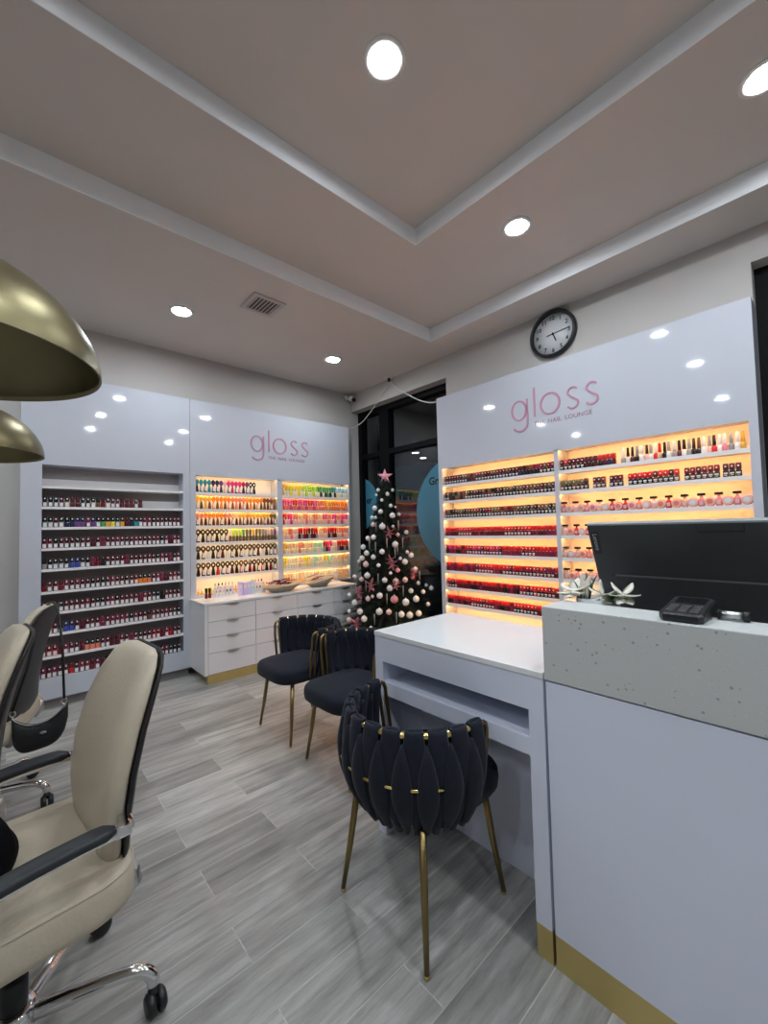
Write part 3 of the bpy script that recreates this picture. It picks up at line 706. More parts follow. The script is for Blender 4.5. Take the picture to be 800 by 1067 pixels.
for r, n in ((2, 13), (3, 13), (4, 4), (5, 4)):
    for i in range(n):
        y = 1.474 - i*0.0876
        f = pick([('pink', 4), ('nude', 3), ('coral', 3), ('pale pink', 3), ('red', 1.5)]); j = pick([('pink', 4), ('nude', 2), ('coral', 3), ('pale pink', 3), ('hot pink', 1)])
        item('flatcap', f, '', (XI, y, SB[r]), -PI/2, '%s flat capped bottle, %s from left, %s shelf down, amber cabinet right half' % (f, ordinal(i+1), ordinal(r+1)), 'flat capped bottles in the amber cabinet', sc=(1, 1, 1.15))
        item('jar', j, R.choice(['pink', 'coral', 'nude', 'white']), (XI, y-0.044, SB[r]), -PI/2, 'round %s powder jar, %s from left, %s shelf down, amber cabinet right half' % (j, ordinal(i+1), ordinal(r+1)), 'powder jars in the amber cabinet', 'jar')

# ------------------------------------------------------------------ things on the drawer unit
ZT = 0.7215
for i, (x, y) in enumerate(((1.415, 4.15), (1.449, 4.155))):
    item('lacquer', 'black', 'dark red', (x, y, ZT), 0, 'dark red bottle with black cap at left end of the white countertop, %s of two' % ORD[i], 'pair of black capped bottles on the countertop')
def mini_rack(x0, n, where, zone):
    t = thing('mini_bottle_rack', 'clear two step rack of mini bottles ' + where, 'rack', (x0, 4.15, ZT))
    o = (x0, 4.15, ZT); w = n*0.034
    b = MB(); b.box(x0, x0+w, 4.10, 4.135, ZT, ZT+0.018); b.build('front_step', M['acrylic'], t, o)
    b = MB(); b.box(x0, x0+w, 4.136, 4.175, ZT, ZT+0.082); b.build('rear_step', M['acrylic'], t, o)
    q = 0
    for (yy, zz, rw) in ((4.117, ZT+0.018, 'front'), (4.155, ZT+0.082, 'rear')):
        for i in range(n):
            h = R.choice(['pink', 'wine', 'dark red', 'nude', 'pale pink'])
            item('mini', h, 'white', (x0+0.017+i*0.034, yy, zz), 0, 'mini white bottle, %s cap, %s on %s step, rack %s' % (h, ordinal(i+1), rw, zone), 'mini bottles on the countertop racks')
mini_rack(1.485, 6, 'left of the lilac cartons', 'left of lilac cartons')
mini_rack(1.865, 4, 'right of the blue carton', 'right of blue carton')
for i, (x, y, h, m, nm) in enumerate(((1.720, 4.08, 0.135, 'lilac', 'leftmost of the lilac cartons'), (1.765, 4.075, 0.125, 'lilac', 'middle lilac carton'), (1.806, 4.08, 0.130, 'lilac', 'lilac carton touching the blue one'), (1.846, 4.085, 0.135, 'sky', 'pale blue carton'))):
    o = (x, y, ZT)
    t = thing('product_carton', '%s standing on the white countertop between mini bottle racks' % nm, 'box', o, group='cartons on the countertop')
    b = MB(); b.box(x-0.019, x+0.019, y-0.018, y+0.018, ZT, ZT+h, bev=0.0015); b.build('carton', M[m], t, o)
    b = MB(); b.box(x-0.012, x+0.012, y-0.0192, y-0.0181, ZT+h*0.55, ZT+h*0.8); b.build('printed_panel', M['label'], t, o)
def bowl(cx, cy, hx, hy, h, tilt, label):
    o = (cx, cy, ZT)
    b = MB(); rings = []
    prof = [(0.42, 0.0), (0.50, 0.004), (0.72, 0.35), (0.90, 0.72), (1.0, 1.0), (0.965, 1.0), (0.86, 0.74), (0.66, 0.40), (0.40, 0.16), (0.02, 0.14)]
    for s_, q in prof:
        ring = superring(cx, cy, 0, hx*s_, hy*s_, 2.2, 40)
        rings.append([V((p.x + 0.03*q*tilt, p.y, ZT + h*q*(1 + tilt*((p.x-cx)/hx)*q) )) for p in ring])
    b.loft(rings, 0, True)
    return tag(b.build('stoneware_bowl', M['bowl'], None, o), label, 'bowl')
bowl(2.135, 4.00, 0.215, 0.125, 0.068, 0.12, 'wide taupe boat shaped bowl of dark red swatches beside the mini racks')
bowl(2.605, 4.02, 0.185, 0.120, 0.078, 0.42, 'taupe boat shaped bowl with raised right rim holding mauve swatches')
STM = {'dark red': HM['dark red'], 'maroon': HM['maroon'], 'red': HM['red'], 'wine': HM['wine'], 'nude': HM['nude'], 'purple': HM['purple']}
def stick(i, hue, p0, p1, where):
    p0, p1 = V(p0), V(p1); d = (p1-p0); L = d.length
    t = thing('colour_swatch_stick', '%s colour swatch stick, %s one in %s' % (hue, ordinal(i+1), where), 'swatch', tuple(p0), group='swatch sticks in ' + where)
    b = MB(); b.tube([p0, p0+d*0.66], 0.0045, seg=6); b.build('stick', M['acrylic'] if i % 5 == 0 else STM[R.choice(['maroon', 'wine'])], t, tuple(p0))
    b = MB(); a = d.normalized(); s_ = a.cross(V((0, 0, 1))).normalized(); u = s_.cross(a)
    b.loft([[p0+d*q + s_*w*math.cos(k*PI/4) + u*0.004*math.sin(k*PI/4) for k in range(8)] for q, w in ((0.62, 0.004), (0.68, 0.011), (0.85, 0.013), (0.96, 0.010), (1.0, 0.003))], 0)
    b.build('nail_tip', STM[hue], t, tuple(p0))
for i in range(16):
    hx = R.uniform(-0.10, 0.09); yy = R.uniform(-0.05, 0.05); zz = 0.070 + 0.0032*i
    a = R.uniform(-0.35, 0.35)
    stick(i, R.choice(['dark red', 'maroon', 'wine', 'maroon', 'red']), (2.135+hx-0.065*math.cos(a), 4.00+yy-0.065*math.sin(a), ZT+zz), (2.135+hx+0.065*math.cos(a), 4.00+yy+0.065*math.sin(a), ZT+zz+R.uniform(0.0, 0.02)), 'the left taupe bowl')
for i in range(6):
    hx = R.uniform(-0.06, 0.06); yy = R.uniform(-0.05, 0.05); zz = 0.070 + 0.009*i
    a = R.uniform(-0.3, 0.3)
    stick(i, R.choice(['wine', 'nude', 'purple', 'maroon']), (2.605+hx-0.06, 4.02+yy-0.06*math.sin(a), ZT+zz), (2.605+hx+0.075, 4.02+yy+0.06*math.sin(a), ZT+zz+0.03), 'the raised rim bowl')

# ------------------------------------------------------------------ reception counter and side desk
XC = 1.25
O = (1.45, -0.3, 0)
ct = thing('reception_counter', 'tall white reception counter with terrazzo ledge and gold base at the right', 'counter', O)
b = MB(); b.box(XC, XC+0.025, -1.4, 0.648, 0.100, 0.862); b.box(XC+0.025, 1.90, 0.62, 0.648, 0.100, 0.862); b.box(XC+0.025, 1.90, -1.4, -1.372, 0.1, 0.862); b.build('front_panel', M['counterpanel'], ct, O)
b = MB(); b.box(XC+0.001, 1.88, -1.39, 0.648, 0.0, 0.0995); b.build('plinth', M['gold'], ct, O)
b = MB(); b.box(XC-0.002, 1.392, -1.4, 0.652, 0.8665, 1.095, bev=0.003); b.build('ledge', M['terrazzo'], ct, O)
b = MB(); b.box(XC+0.026, 1.92, -1.37, 0.619, 0.735, 0.760); b.build('worktop', M['countertop'], ct, O)

O = (1.52, 1.06, 0)
dk = thing('side_desk', 'lower white desk with open slot joined to the reception counter end', 'desk', O)
b = MB(); b.box(XC-0.003, 1.80, 0.657, 1.468, 0.866, 0.886, bev=0.002); b.build('desk_top', M['countertop'], dk, O)
b = MB()
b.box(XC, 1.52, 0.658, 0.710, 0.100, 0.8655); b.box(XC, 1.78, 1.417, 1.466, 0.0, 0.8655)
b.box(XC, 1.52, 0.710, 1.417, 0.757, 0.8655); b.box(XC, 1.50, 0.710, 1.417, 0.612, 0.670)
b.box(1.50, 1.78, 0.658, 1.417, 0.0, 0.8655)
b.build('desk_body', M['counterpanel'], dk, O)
b = MB(); b.box(XC+0.001, 1.4995, 0.658, 0.709, 0.0, 0.0995); b.build('plinth', M['gold'], dk, O)
b = MB()
for y in (0.868, 0.888): b.lathe([(0.006, 0.0), (0.006, -0.012), (0.003, -0.014)], (1.275, y, 0.612), 'Z', 10)
b.build('hook', M['blackplastic'], dk, O)

# monitor seen from behind: leaning back, lower half bulged
O = (1.66, 0.31, 0.76)
mo = thing('monitor', 'black desktop monitor seen from behind on the reception counter', 'monitor', O)
def mon(u, y, w):   # u: height along the sheet from the top edge downwards, w: out of the back towards the viewer
    t = math.radians(24)
    return V((1.545 + u*math.sin(t) - w*math.cos(t), y, 1.350 - u*math.cos(t) - w*math.sin(t)))
def slab(b, u0, u1, y0, y1, w0, w1, mi=0, w0b=None, w1b=None):
    w1b = w1 if w1b is None else w1b; w0b = w0 if w0b is None else w0b
    v = [mon(u, y, w) for (u, w) in ((u0, w0), (u0, w1), (u1, w1b), (u1, w0b)) for y in (y0, y1)]
    b.add(v, [(0, 1, 3, 2), (2, 3, 5, 4), (4, 5, 7, 6), (6, 7, 1, 0), (0, 2, 4, 6), (1, 7, 5, 3)], mi)
b = MB(); slab(b, 0.006, 0.37, -0.02, 0.622, -0.018, 0.0); slab(b, 0.205, 0.335, 0.02, 0.575, 0.0, 0.004, 0, 0.0, 0.022)
b.build('back_cover', M['monitor'], mo, O)
b = MB(); slab(b, 0.0, 0.006, -0.02, 0.622, -0.018, 0.001); b.build('top_edge_highlight', M['monitorhighlight'], mo, O)  # lighter grey strip paints the highlight along the top edge
b = MB(); slab(b, 0.012, 0.362, -0.012, 0.614, -0.0195, -0.0181); b.build('screen', M['screen'], mo, O)
b = MB()
slab(b, 0.008, 0.034, 0.300, 0.302, 0.0, 0.0012); slab(b, 0.008, 0.034, 0.190, 0.192, 0.0, 0.0012); slab(b, 0.033, 0.035, 0.190, 0.302, 0.0, 0.0012)
b.build('cover_groove', M['dark'], mo, O)
b = MB(); slab(b, 0.200, 0.205, 0.05, 0.56, 0.0, 0.003); b.build('crease', M['key'], mo, O)
b = MB(); slab(b, 0.030, 0.118, 0.588, 0.616, 0.0, 0.0012); b.build('badge', M['dark'], mo, O)
t24 = math.radians(24)
Xd = V((math.sin(t24), 0, -math.cos(t24))); Nd = V((-math.cos(t24), 0, -math.sin(t24))); Yd = Nd.cross(Xd)
p0 = mon(0.038, 0.595 if Yd.y > 0 else 0.609, 0.0013)
text_mesh('Lenovo', 0.022, 0.0003, Matrix.Translation(p0) @ Matrix(((Xd.x, Yd.x, Nd.x, 0), (Xd.y, Yd.y, Nd.y, 0), (Xd.z, Yd.z, Nd.z, 0), (0, 0, 0, 1)))).build('lettering', M['lettergrey'], mo, O)
b = MB(); b.box(1.60, 1.82, 0.18, 0.42, 0.7605, 0.772, bev=0.004); b.tube([(1.73, 0.30, 0.771), (1.715, 0.30, 0.95), (1.672, 0.30, 1.12)], 0.022, seg=12)
b.build('stand', M['blackplastic'], mo, O)

# card reader and silver roller on the ledge
O = (1.36, 0.29, 1.095)
cr = thing('card_reader', 'black card payment reader on the terrazzo ledge', 'card reader', O, math.radians(0))
b = MB()
F_ = lambda x, y: 1.0955 + 0.018 + (x-1.262)*0.115
pts = [(1.262, 0.252), (1.262, 0.328), (1.275, 0.338), (1.425, 0.338), (1.436, 0.328), (1.436, 0.252), (1.425, 0.242), (1.275, 0.242)]
b.loft([[V((1.35+(x-1.35)*0.96, 0.29+(y-0.29)*0.94, 1.0955)) for x, y in pts], [V((x, y, 1.103)) for x, y in pts], [V((x, y, F_(x, y))) for x, y in pts], [V((1.35+(x-1.35)*0.95, 0.29+(y-0.29)*0.92, F_(x, y)+0.004)) for x, y in pts]], 0, True, False)
b.build('reader_body', M['blackplastic'], cr, O)
b = MB()
for i in range(4):
    for j in range(3):
        x = 1.285 + i*0.017; y = 0.264 + j*0.026; z = F_(x, y) + 0.004
        b.box(x-0.005, x+0.005, y-0.009, y+0.009, z-0.001, z+0.0025)
b.build('keypad', M['key'], cr, O)
b = MB(); x0, x1 = 1.365, 1.425; b.add([(x0, 0.256, F_(x0, 0)+0.0045), (x1, 0.256, F_(x1, 0)+0.0045), (x1, 0.324, F_(x1, 0)+0.0045), (x0, 0.324, F_(x0, 0)+0.0045), (x0, 0.256, F_(x0, 0)+0.002), (x1, 0.256, F_(x1, 0)+0.002), (x1, 0.324, F_(x1, 0)+0.002), (x0, 0.324, F_(x0, 0)+0.002)], [(0, 1, 2, 3), (7, 6, 5, 4), (0, 4, 5, 1), (1, 5, 6, 2), (2, 6, 7, 3), (3, 7, 4, 0)])
b.build('screen', M['screen'], cr, O)
O = (1.375, 0.20, 1.095)
sr = thing('metal_roller', 'short silver cylinder with black end caps beside the card reader', 'roller', O)
b = MB(); b.tube([(1.374, 0.227, 1.108), (1.374, 0.180, 1.108)], 0.0105, seg=16); b.build('barrel', M['silver'], sr, O)
for y0, y1 in ((0.231, 0.227), (0.180, 0.168)):
    b = MB(); b.tube([(1.374, y0, 1.108), (1.374, y1, 1.108)], 0.0125, seg=16); b.build('end_cap', M['blackplastic'], sr, O)

# white flowers in a frosted bowl behind the ledge
O = (1.455, 0.575, 0.76)
fl = thing('flower_arrangement', 'white artificial flowers with green leaves beside the monitor', 'flowers', O)
b = MB(); b.lathe([(0.035, 0.0), (0.045, 0.01), (0.050, 0.12), (0.060, 0.24), (0.066, 0.345), (0.060, 0.345), (0.052, 0.24), (0.042, 0.12), (0.03, 0.02)], (1.455, 0.56, 0.7605), 'Z', 20); b.build('vase', M['glassvase'], fl, O)
def petal(b, base, d, L, w, curl, mi=0):
    base, d = V(base), V(d).normalized(); s_ = d.cross(V((0, 0, 1)));
    if s_.length < 0.1: s_ = V((1, 0, 0))
    s_.normalize(); n = s_.cross(d).normalized(); rows = []
    for k in range(7):
        t = k/6; c = base + d*(L*t) + n*(curl*L*math.sin(t*PI*0.6)); ww = w*math.sin(PI*(0.12+0.86*t))**0.8
        rows.append([c - s_*ww, c + n*0.004*(1-t), c + s_*ww, c - n*0.003])
    b.loft(rows, mi, True)
def blossom(parent, c, ax, L, m, origin, n=6, w=0.3):
    b = MB(); ax = V(ax).normalized(); s_ = ax.orthogonal().normalized(); u = ax.cross(s_)
    for k in range(n):
        q = 2*PI*k/n + 0.3
        petal(b, c, (s_*math.cos(q) + u*math.sin(q))*0.9 + ax*0.45, L, L*w*1.5, -0.22)
    return b.build('blossom', m, parent, origin)
blossom(fl, (1.43, 0.625, 1.125), (-0.5, 0.1, 0.9), 0.055, M['whitepetal'], O)
blossom(fl, (1.44, 0.535, 1.118), (-0.8, 0.1, 0.5), 0.050, M['whitepetal'], O)
blossom(fl, (1.44, 0.478, 1.125), (-0.6, -0.3, 0.6), 0.048, M['whitepetal'], O)
b = MB()
for (base, d, L, w) in (((1.45, 0.60, 1.10), (0, 0.05, 1), 0.085, 0.014), ((1.45, 0.585, 1.10), (0, -0.5, 1), 0.085, 0.010), ((1.45, 0.61, 1.10), (-0.1, 0.5, 0.9), 0.06, 0.012), ((1.44, 0.52, 1.095), (-0.5, -0.6, 0.5), 0.06, 0.02), ((1.44, 0.50, 1.10), (-0.3, -0.8, 0.2), 0.07, 0.02), ((1.43, 0.64, 1.10), (-0.3, 0.8, 0.2), 0.05, 0.016), ((1.43, 0.50, 1.10), (-0.7, 0.3, 0.15), 0.05, 0.02)):
    petal(b, base, d, L, w, 0.15)
for p in ((1.43, 0.625, 1.12), (1.44, 0.535, 1.11), (1.44, 0.478, 1.12)): b.tube([(1.455, 0.56, 0.80), (1.455, 0.56, 1.02), p], 0.003, seg=6)
b.build('leaves', M['leaf'], fl, O)
b = MB()
for (base, d, L, w) in (((1.44, 0.603, 1.10), (-0.1, 0.1, 1), 0.09, 0.017), ((1.445, 0.59, 1.10), (-0.2, -0.25, 1), 0.08, 0.014)): petal(b, base, d, L, w, 0.1)
b.build('pale_spike', M['whitepetal'], fl, O)

# ------------------------------------------------------------------ wall clock
O = (XB, 1.583, 2.975); CR = 0.200
ck = thing('wall_clock', 'round black rimmed wall clock above the amber cabinet', 'clock', O)
b = MB(); b.lathe([(CR-0.026, -0.012), (CR-0.024, -0.040), (CR-0.012, -0.048), (CR, -0.036), (CR, -0.001), (CR-0.03, -0.001)], O, 'X', 48, caps=False); b.build('rim', M['blackplastic'], ck, O)
b = MB(); b.lathe([(1e-4, -0.0125), (CR-0.024, -0.0125), (CR-0.024, -0.001), (1e-4, -0.001)], O, 'X', 48); b.build('face', M['clockface'], ck, O)
for h in range(1, 13):
    a = PI/2 - h*PI/6; rr = 0.138; s_ = str(h)
    w = 0.0155*len(s_)
    yy = O[1] - (rr*math.cos(a) - w); zz = O[2] + rr*math.sin(a) - 0.0175
    text_mesh(s_, 0.050, 0.0005, FACE_MX(O[0]-0.0131, yy, zz), 0.001).build('numeral', M['dark'], ck, O)
def hand(name, ang, L, w, tail, xo):
    a = math.radians(90-ang); d = V((0, -math.cos(a), math.sin(a))); n = V((0, d.z, -d.y)); c = V(O) + V((xo, 0, 0))
    b = MB(); b.extr([c - d*tail - n*w, c + d*L*0.85 - n*w, c + d*L, c + d*L*0.85 + n*w, c - d*tail + n*w], (-0.0015, 0, 0)); b.build(name, M['dark'], ck, O)
hand('hour_hand', 160, 0.075, 0.005, 0.015, -0.0145); hand('minute_hand', 86, 0.145, 0.0035, 0.055, -0.0165)
b = MB(); b.lathe([(0.009, -0.020), (0.009, -0.0125)], O, 'X', 14); b.build('centre_pin', M['dark'], ck, O)

# ------------------------------------------------------------------ pendant lamps
def pendant(cx, cy, label):
    zr = 1.75; Rr = 0.325; H = 0.246; o = (cx, cy, zr)
    t = thing('pendant_lamp', label, 'lamp', o, group='brass pendant lamps')
    n = 18; pr = []
    for k in range(n+1):
        q = k/n*PI/2; r = Rr*math.cos(q)**0.98; h = H*math.sin(q)**1.06
        pr.append((max(r, 0.012), h))
    inn = [(max(r-0.004, 0.008), h-0.004 if h > 0.004 else h) for r, h in reversed(pr)]
    b = MB(); b.lathe(pr + inn + [pr[0]], o, 'Z', 64, caps=False); b.build('shade', M['lamp_brass'], t, o)
    b = MB(); b.lathe([(0.022, H-0.03), (0.024, H+0.0), (0.024, H+0.06), (0.010, H+0.075)], o, 'Z', 20); b.build('cap', M['lamp_brass'], t, o)
    b = MB(); b.tube([(cx, cy, zr+H+0.07), (cx, cy, Z3 if (INN[0] < cx < INN[1] and INN[2] < cy < INN[3]) else (Z2 if cy < OUT[3] else ZC))], 0.004, seg=8); b.build('cord', M['blackcable'], t, o)
    b = MB(); b.lathe([(0.018, H-0.03), (0.020, H-0.09), (0.014, H-0.10)], o, 'Z', 16); b.build('socket', M['blackplastic'], t, o)
    b = MB(); b.sphere((cx, cy, zr+H-0.135), 0.042); b.build('bulb', M['whiteplastic'], t, o)
pendant(-0.147, 1.324, 'nearer larger looking brass dome pendant lamp at the left edge')
pendant(-0.195, 2.715, 'farther brass dome pendant lamp hanging lower in view at left')

# ------------------------------------------------------------------ navy woven barrel chairs
HR, HS = 0.260, 0.035
def hoop(s, r=HR, st=HS):
    """plan position and outward normal along the U shaped back; s runs 0..total from the left arm end"""
    tot = 2*st + PI*r
    s = max(0.0, min(tot, s))
    if s < st: return V((st-s, r, 0)), V((0, 1, 0))
    if s > tot-st: return V((s-(tot-st), -r, 0)), V((0, -1, 0))
    a = PI/2 + (s-st)/r
    return V((r*math.cos(a), r*math.sin(a), 0)), V((math.cos(a), math.sin(a), 0))
HT = 2*HS + PI*HR
ZTOP, ZBOT = 0.700, 0.360
def wall_off(t):      # radial offset of the shell at height fraction t
    return -0.068*(1-t)**2.2 + 0.020*math.sin(PI*min(1, t*0.95+0.05)) - 0.003*t
def strap(b, path, widths, th):
    """path: list of (s, z, offset); padded band with lens cross-section"""
    rings = []
    n = len(path)
    for i, (s, z, off) in enumerate(path):
        p, nn = hoop(s); w = widths[i]; ring = []
        for k in range(10):
            q = 2*PI*k/10
            ds = w/2*math.cos(q); p2, n2 = hoop(s+ds)
            extra = (s+ds) - max(0, min(HT, s+ds))
            tang = V((1, 0, 0)) if s > HT/2 else V((-1, 0, 0))
            base = p2 + n2*off + (tang*abs(extra))
            ring.append(V((base.x, base.y, z)) + n2*th*math.sin(q))
        rings.append(ring)
    b.loft(rings, 0, True)
def navy_chair_parts(root):
    # seat
    b = MB(); R_ = []
    for sc_, z in ((0.55, 0.372), (0.90, 0.374), (0.985, 0.388), (1.0, 0.415), (0.99, 0.442), (0.95, 0.458), (0.86, 0.467), (0.5, 0.473), (0.02, 0.474)):
        R_.append(superring(0.045, 0, z, 0.228*sc_, 0.224*sc_, 3.8, 40))
    b.loft(R_, 0, True); b.build('seat', M['velvet'], root)
    N = 12; p = HT/N
    for i in range(N):
        s0 = (i+0.5)*p; b = MB()
        path, wd = [], []
        for k in range(9):                      # outside face, narrow at the foot and wide at the rail
            t = 0.0 + k/8; path.append((s0, ZBOT+(ZTOP-0.012-ZBOT)*t, wall_off(t)+0.012)); wd.append(p*(0.40+0.52*min(1, t*1.25)**1.1) if t < 0.99 else p*0.86)
        for k in range(1, 6):                   # over the rail
            q = PI*k/6; path.append((s0, ZTOP-0.012+0.022*math.sin(q), wall_off(1)+0.012*math.cos(q)*1.0)); wd.append(p*0.84)
        for k in range(9):
            t = 1-k/8; path.append((s0, max(0.44, ZBOT+(ZTOP-0.012-ZBOT)*t), wall_off(t)-0.013)); wd.append(p*(0.45+0.55*t))
        strap(b, path, wd, 0.0115)
        b.build('strap', M['velvet'], root)
    for i in range(N-1):                         # crossing lens shaped straps between them
        s0 = (i+1)*p; b = MB(); path, wd = [], []
        for k in range(11):
            t = k/10; z = ZBOT+0.005+(ZTOP-0.035-ZBOT)*t
            path.append((s0, z, wall_off(t)+0.019+0.006*math.sin(PI*t))); wd.append(max(0.006, p*0.86*math.sin(PI*(0.05+0.92*t))**0.85))
        strap(b, path, wd, 0.0125)
        path = [(s, z, off-0.045) for s, z, off in path if z > 0.45]; wd = wd[-len(path):]
        strap(b, path, [w*0.8 for w in wd], 0.010)
        b.build('cross_strap', M['velvet'], root)
    # brass frame: top rail, arched ends, mid rail clips
    b = MB()
    rail = [hoop(HT*k/48)[0] + hoop(HT*k/48)[1]*wall_off(1) + V((0, 0, ZTOP-0.012)) for k in range(49)]
    b.tube(rail, 0.0085, seg=10)
    for sg in (1, -1):
        arch = [V((HS-0.004, sg*HR, ZTOP-0.012)), V((HS+0.010, sg*HR, ZTOP-0.010)), V((HS+0.023, sg*(HR-0.001), ZTOP-0.018)), V((HS+0.031, sg*(HR-0.003), ZTOP-0.038)), V((HS+0.034, sg*(HR-0.007), ZTOP-0.10)), V((HS+0.036, sg*(HR-0.025), 0.50)), V((HS+0.036, sg*0.215, 0.40))]
        b.tube(arch, 0.0085, seg=10)
        b.tube([V((HS-0.006, sg*HR, ZTOP-0.014)), V((HS-0.002, sg*(HR-0.004), ZTOP-0.06)), V((HS, sg*(HR-0.025), 0.50)), V((HS, sg*0.215, 0.40))], 0.0075, seg=10)
    b.build('brass_frame', M['brass'], root)
    for i in range(1, N):
        s0 = i*p; b = MB()
        pts = [hoop(s0+d)[0] + hoop(s0+d)[1]*wall_off(1) + V((0, 0, ZTOP-0.008)) for d in (-0.012, -0.006, 0, 0.006, 0.012)]
        b.tube(pts, 0.0125, seg=10); b.build('rail_clip', M['brassclip'], root)
    b = MB()
    pts = [hoop(s)[0] + hoop(s)[1]*(wall_off(0.55)+0.026) + V((0, 0, 0.545)) for s in [HT/2 + (k-12)/12*p*3.6 for k in range(25)]]
    b.tube(pts, 0.006, seg=8)
    pts = [hoop(s)[0] + hoop(s)[1]*(wall_off(0.55)-0.012) + V((0, 0, 0.575)) for s in [HT/2 + (k-12)/12*p*3.6 for k in range(25)]]
    b.tube(pts, 0.006, seg=8)
    b.build('mid_rail', M['brassclip'], root)
    b = MB()
    for sx in (1, -1):
        b.tube([(sx*0.165, 0.165, 0.384), (sx*0.165, -0.165, 0.384)], 0.008, seg=8); b.tube([(0.165, sx*0.165, 0.384), (-0.165, sx*0.165, 0.384)], 0.008, seg=8)
    b.build('seat_frame', M['brass'], root)
    for sx in (1, -1):
        for sy in (1, -1):
            b = MB(); b.tube([(sx*0.165, sy*0.165, 0.390), (sx*0.188, sy*0.188, 0.18), (sx*0.210, sy*0.210, 0.012)], [0.0135, 0.0115, 0.0085], seg=12)
            b.lathe([(0.006, 0.0), (0.0095, 0.004), (0.0095, 0.010), (0.006, 0.016)], (sx*0.210, sy*0.210, 0.0), 'Z', 12, 1)
            b.build('leg', [M['brass'], M['brassclip']], root)
def copy_tree(o, parent=None):
    c = o.copy(); COL.objects.link(c)
    if parent: c.parent = parent
    for ch in o.children: copy_tree(ch, c)
    return c
NG = 'navy woven back chairs with brass legs'
c1 = thing('barrel_chair', 'nearest navy woven back chair, turned towards the white desk slot', 'chair', (1.152, 1.110, 0), 0.0, NG)
navy_chair_parts(c1)
for (x, y, rz, lab) in ((1.525, 1.975, PI, 'middle navy woven chair directly behind the left end of white desk'), (1.525, 2.585, PI, 'farthest navy woven chair, in front of the drawer unit')):
    c = copy_tree(c1); c.location = (x, y, 0); c.rotation_euler = (0, 0, rz); c['label'] = lab

# ------------------------------------------------------------------ cream office chairs (built facing +X, origin on the floor under the column)
def interp(tab, t):
    for i in range(len(tab)-1):
        a, c = tab[i], tab[i+1]
        if t <= c[0]:
            f = (t-a[0])/(c[0]-a[0]); f = f*f*(3-2*f) if False else f
            return [a[j] + (c[j]-a[j])*f for j in range(1, len(a))]
    return list(tab[-1][1:])
#            t     x      z     halfw  thick
BACK = [(0.00, -0.196, 0.455, 0.150, 0.020), (0.03, -0.200, 0.465, 0.175, 0.045), (0.10, -0.206, 0.505, 0.196, 0.066), (0.25, -0.208, 0.590, 0.212, 0.074), (0.45, -0.222, 0.700, 0.220, 0.076),
        (0.65, -0.248, 0.810, 0.214, 0.072), (0.82, -0.278, 0.900, 0.194, 0.064), (0.93, -0.300, 0.958, 0.164, 0.052), (0.98, -0.311, 0.984, 0.130, 0.036), (1.00, -0.316, 0.994, 0.085, 0.012)]
def back_ring(t, grow, front, rear, seg=36):
    x, z, hw, th = interp(BACK, t); x2, z2, _, _ = interp(BACK, min(1, t+0.02)); x1, z1, _, _ = interp(BACK, max(0, t-0.02))
    tg = V((x2-x1, 0, z2-z1)).normalized(); nf = V((tg.z, 0, -tg.x))
    ring = []
    for k in range(seg):
        q = 2*PI*k/seg; c, s_ = math.cos(q), math.sin(q)
        yy = (hw+grow)*math.copysign(abs(c)**(2/3.6), c)
        dep = math.copysign(abs(s_)**(2/2.6), s_)
        dep = dep*(th*front if dep > 0 else th*rear)
        wrap = 0.030*(yy/0.24)**2                                  # sides curl forward
        ring.append(V((x, yy, z)) + nf*(dep+wrap))
    return ring
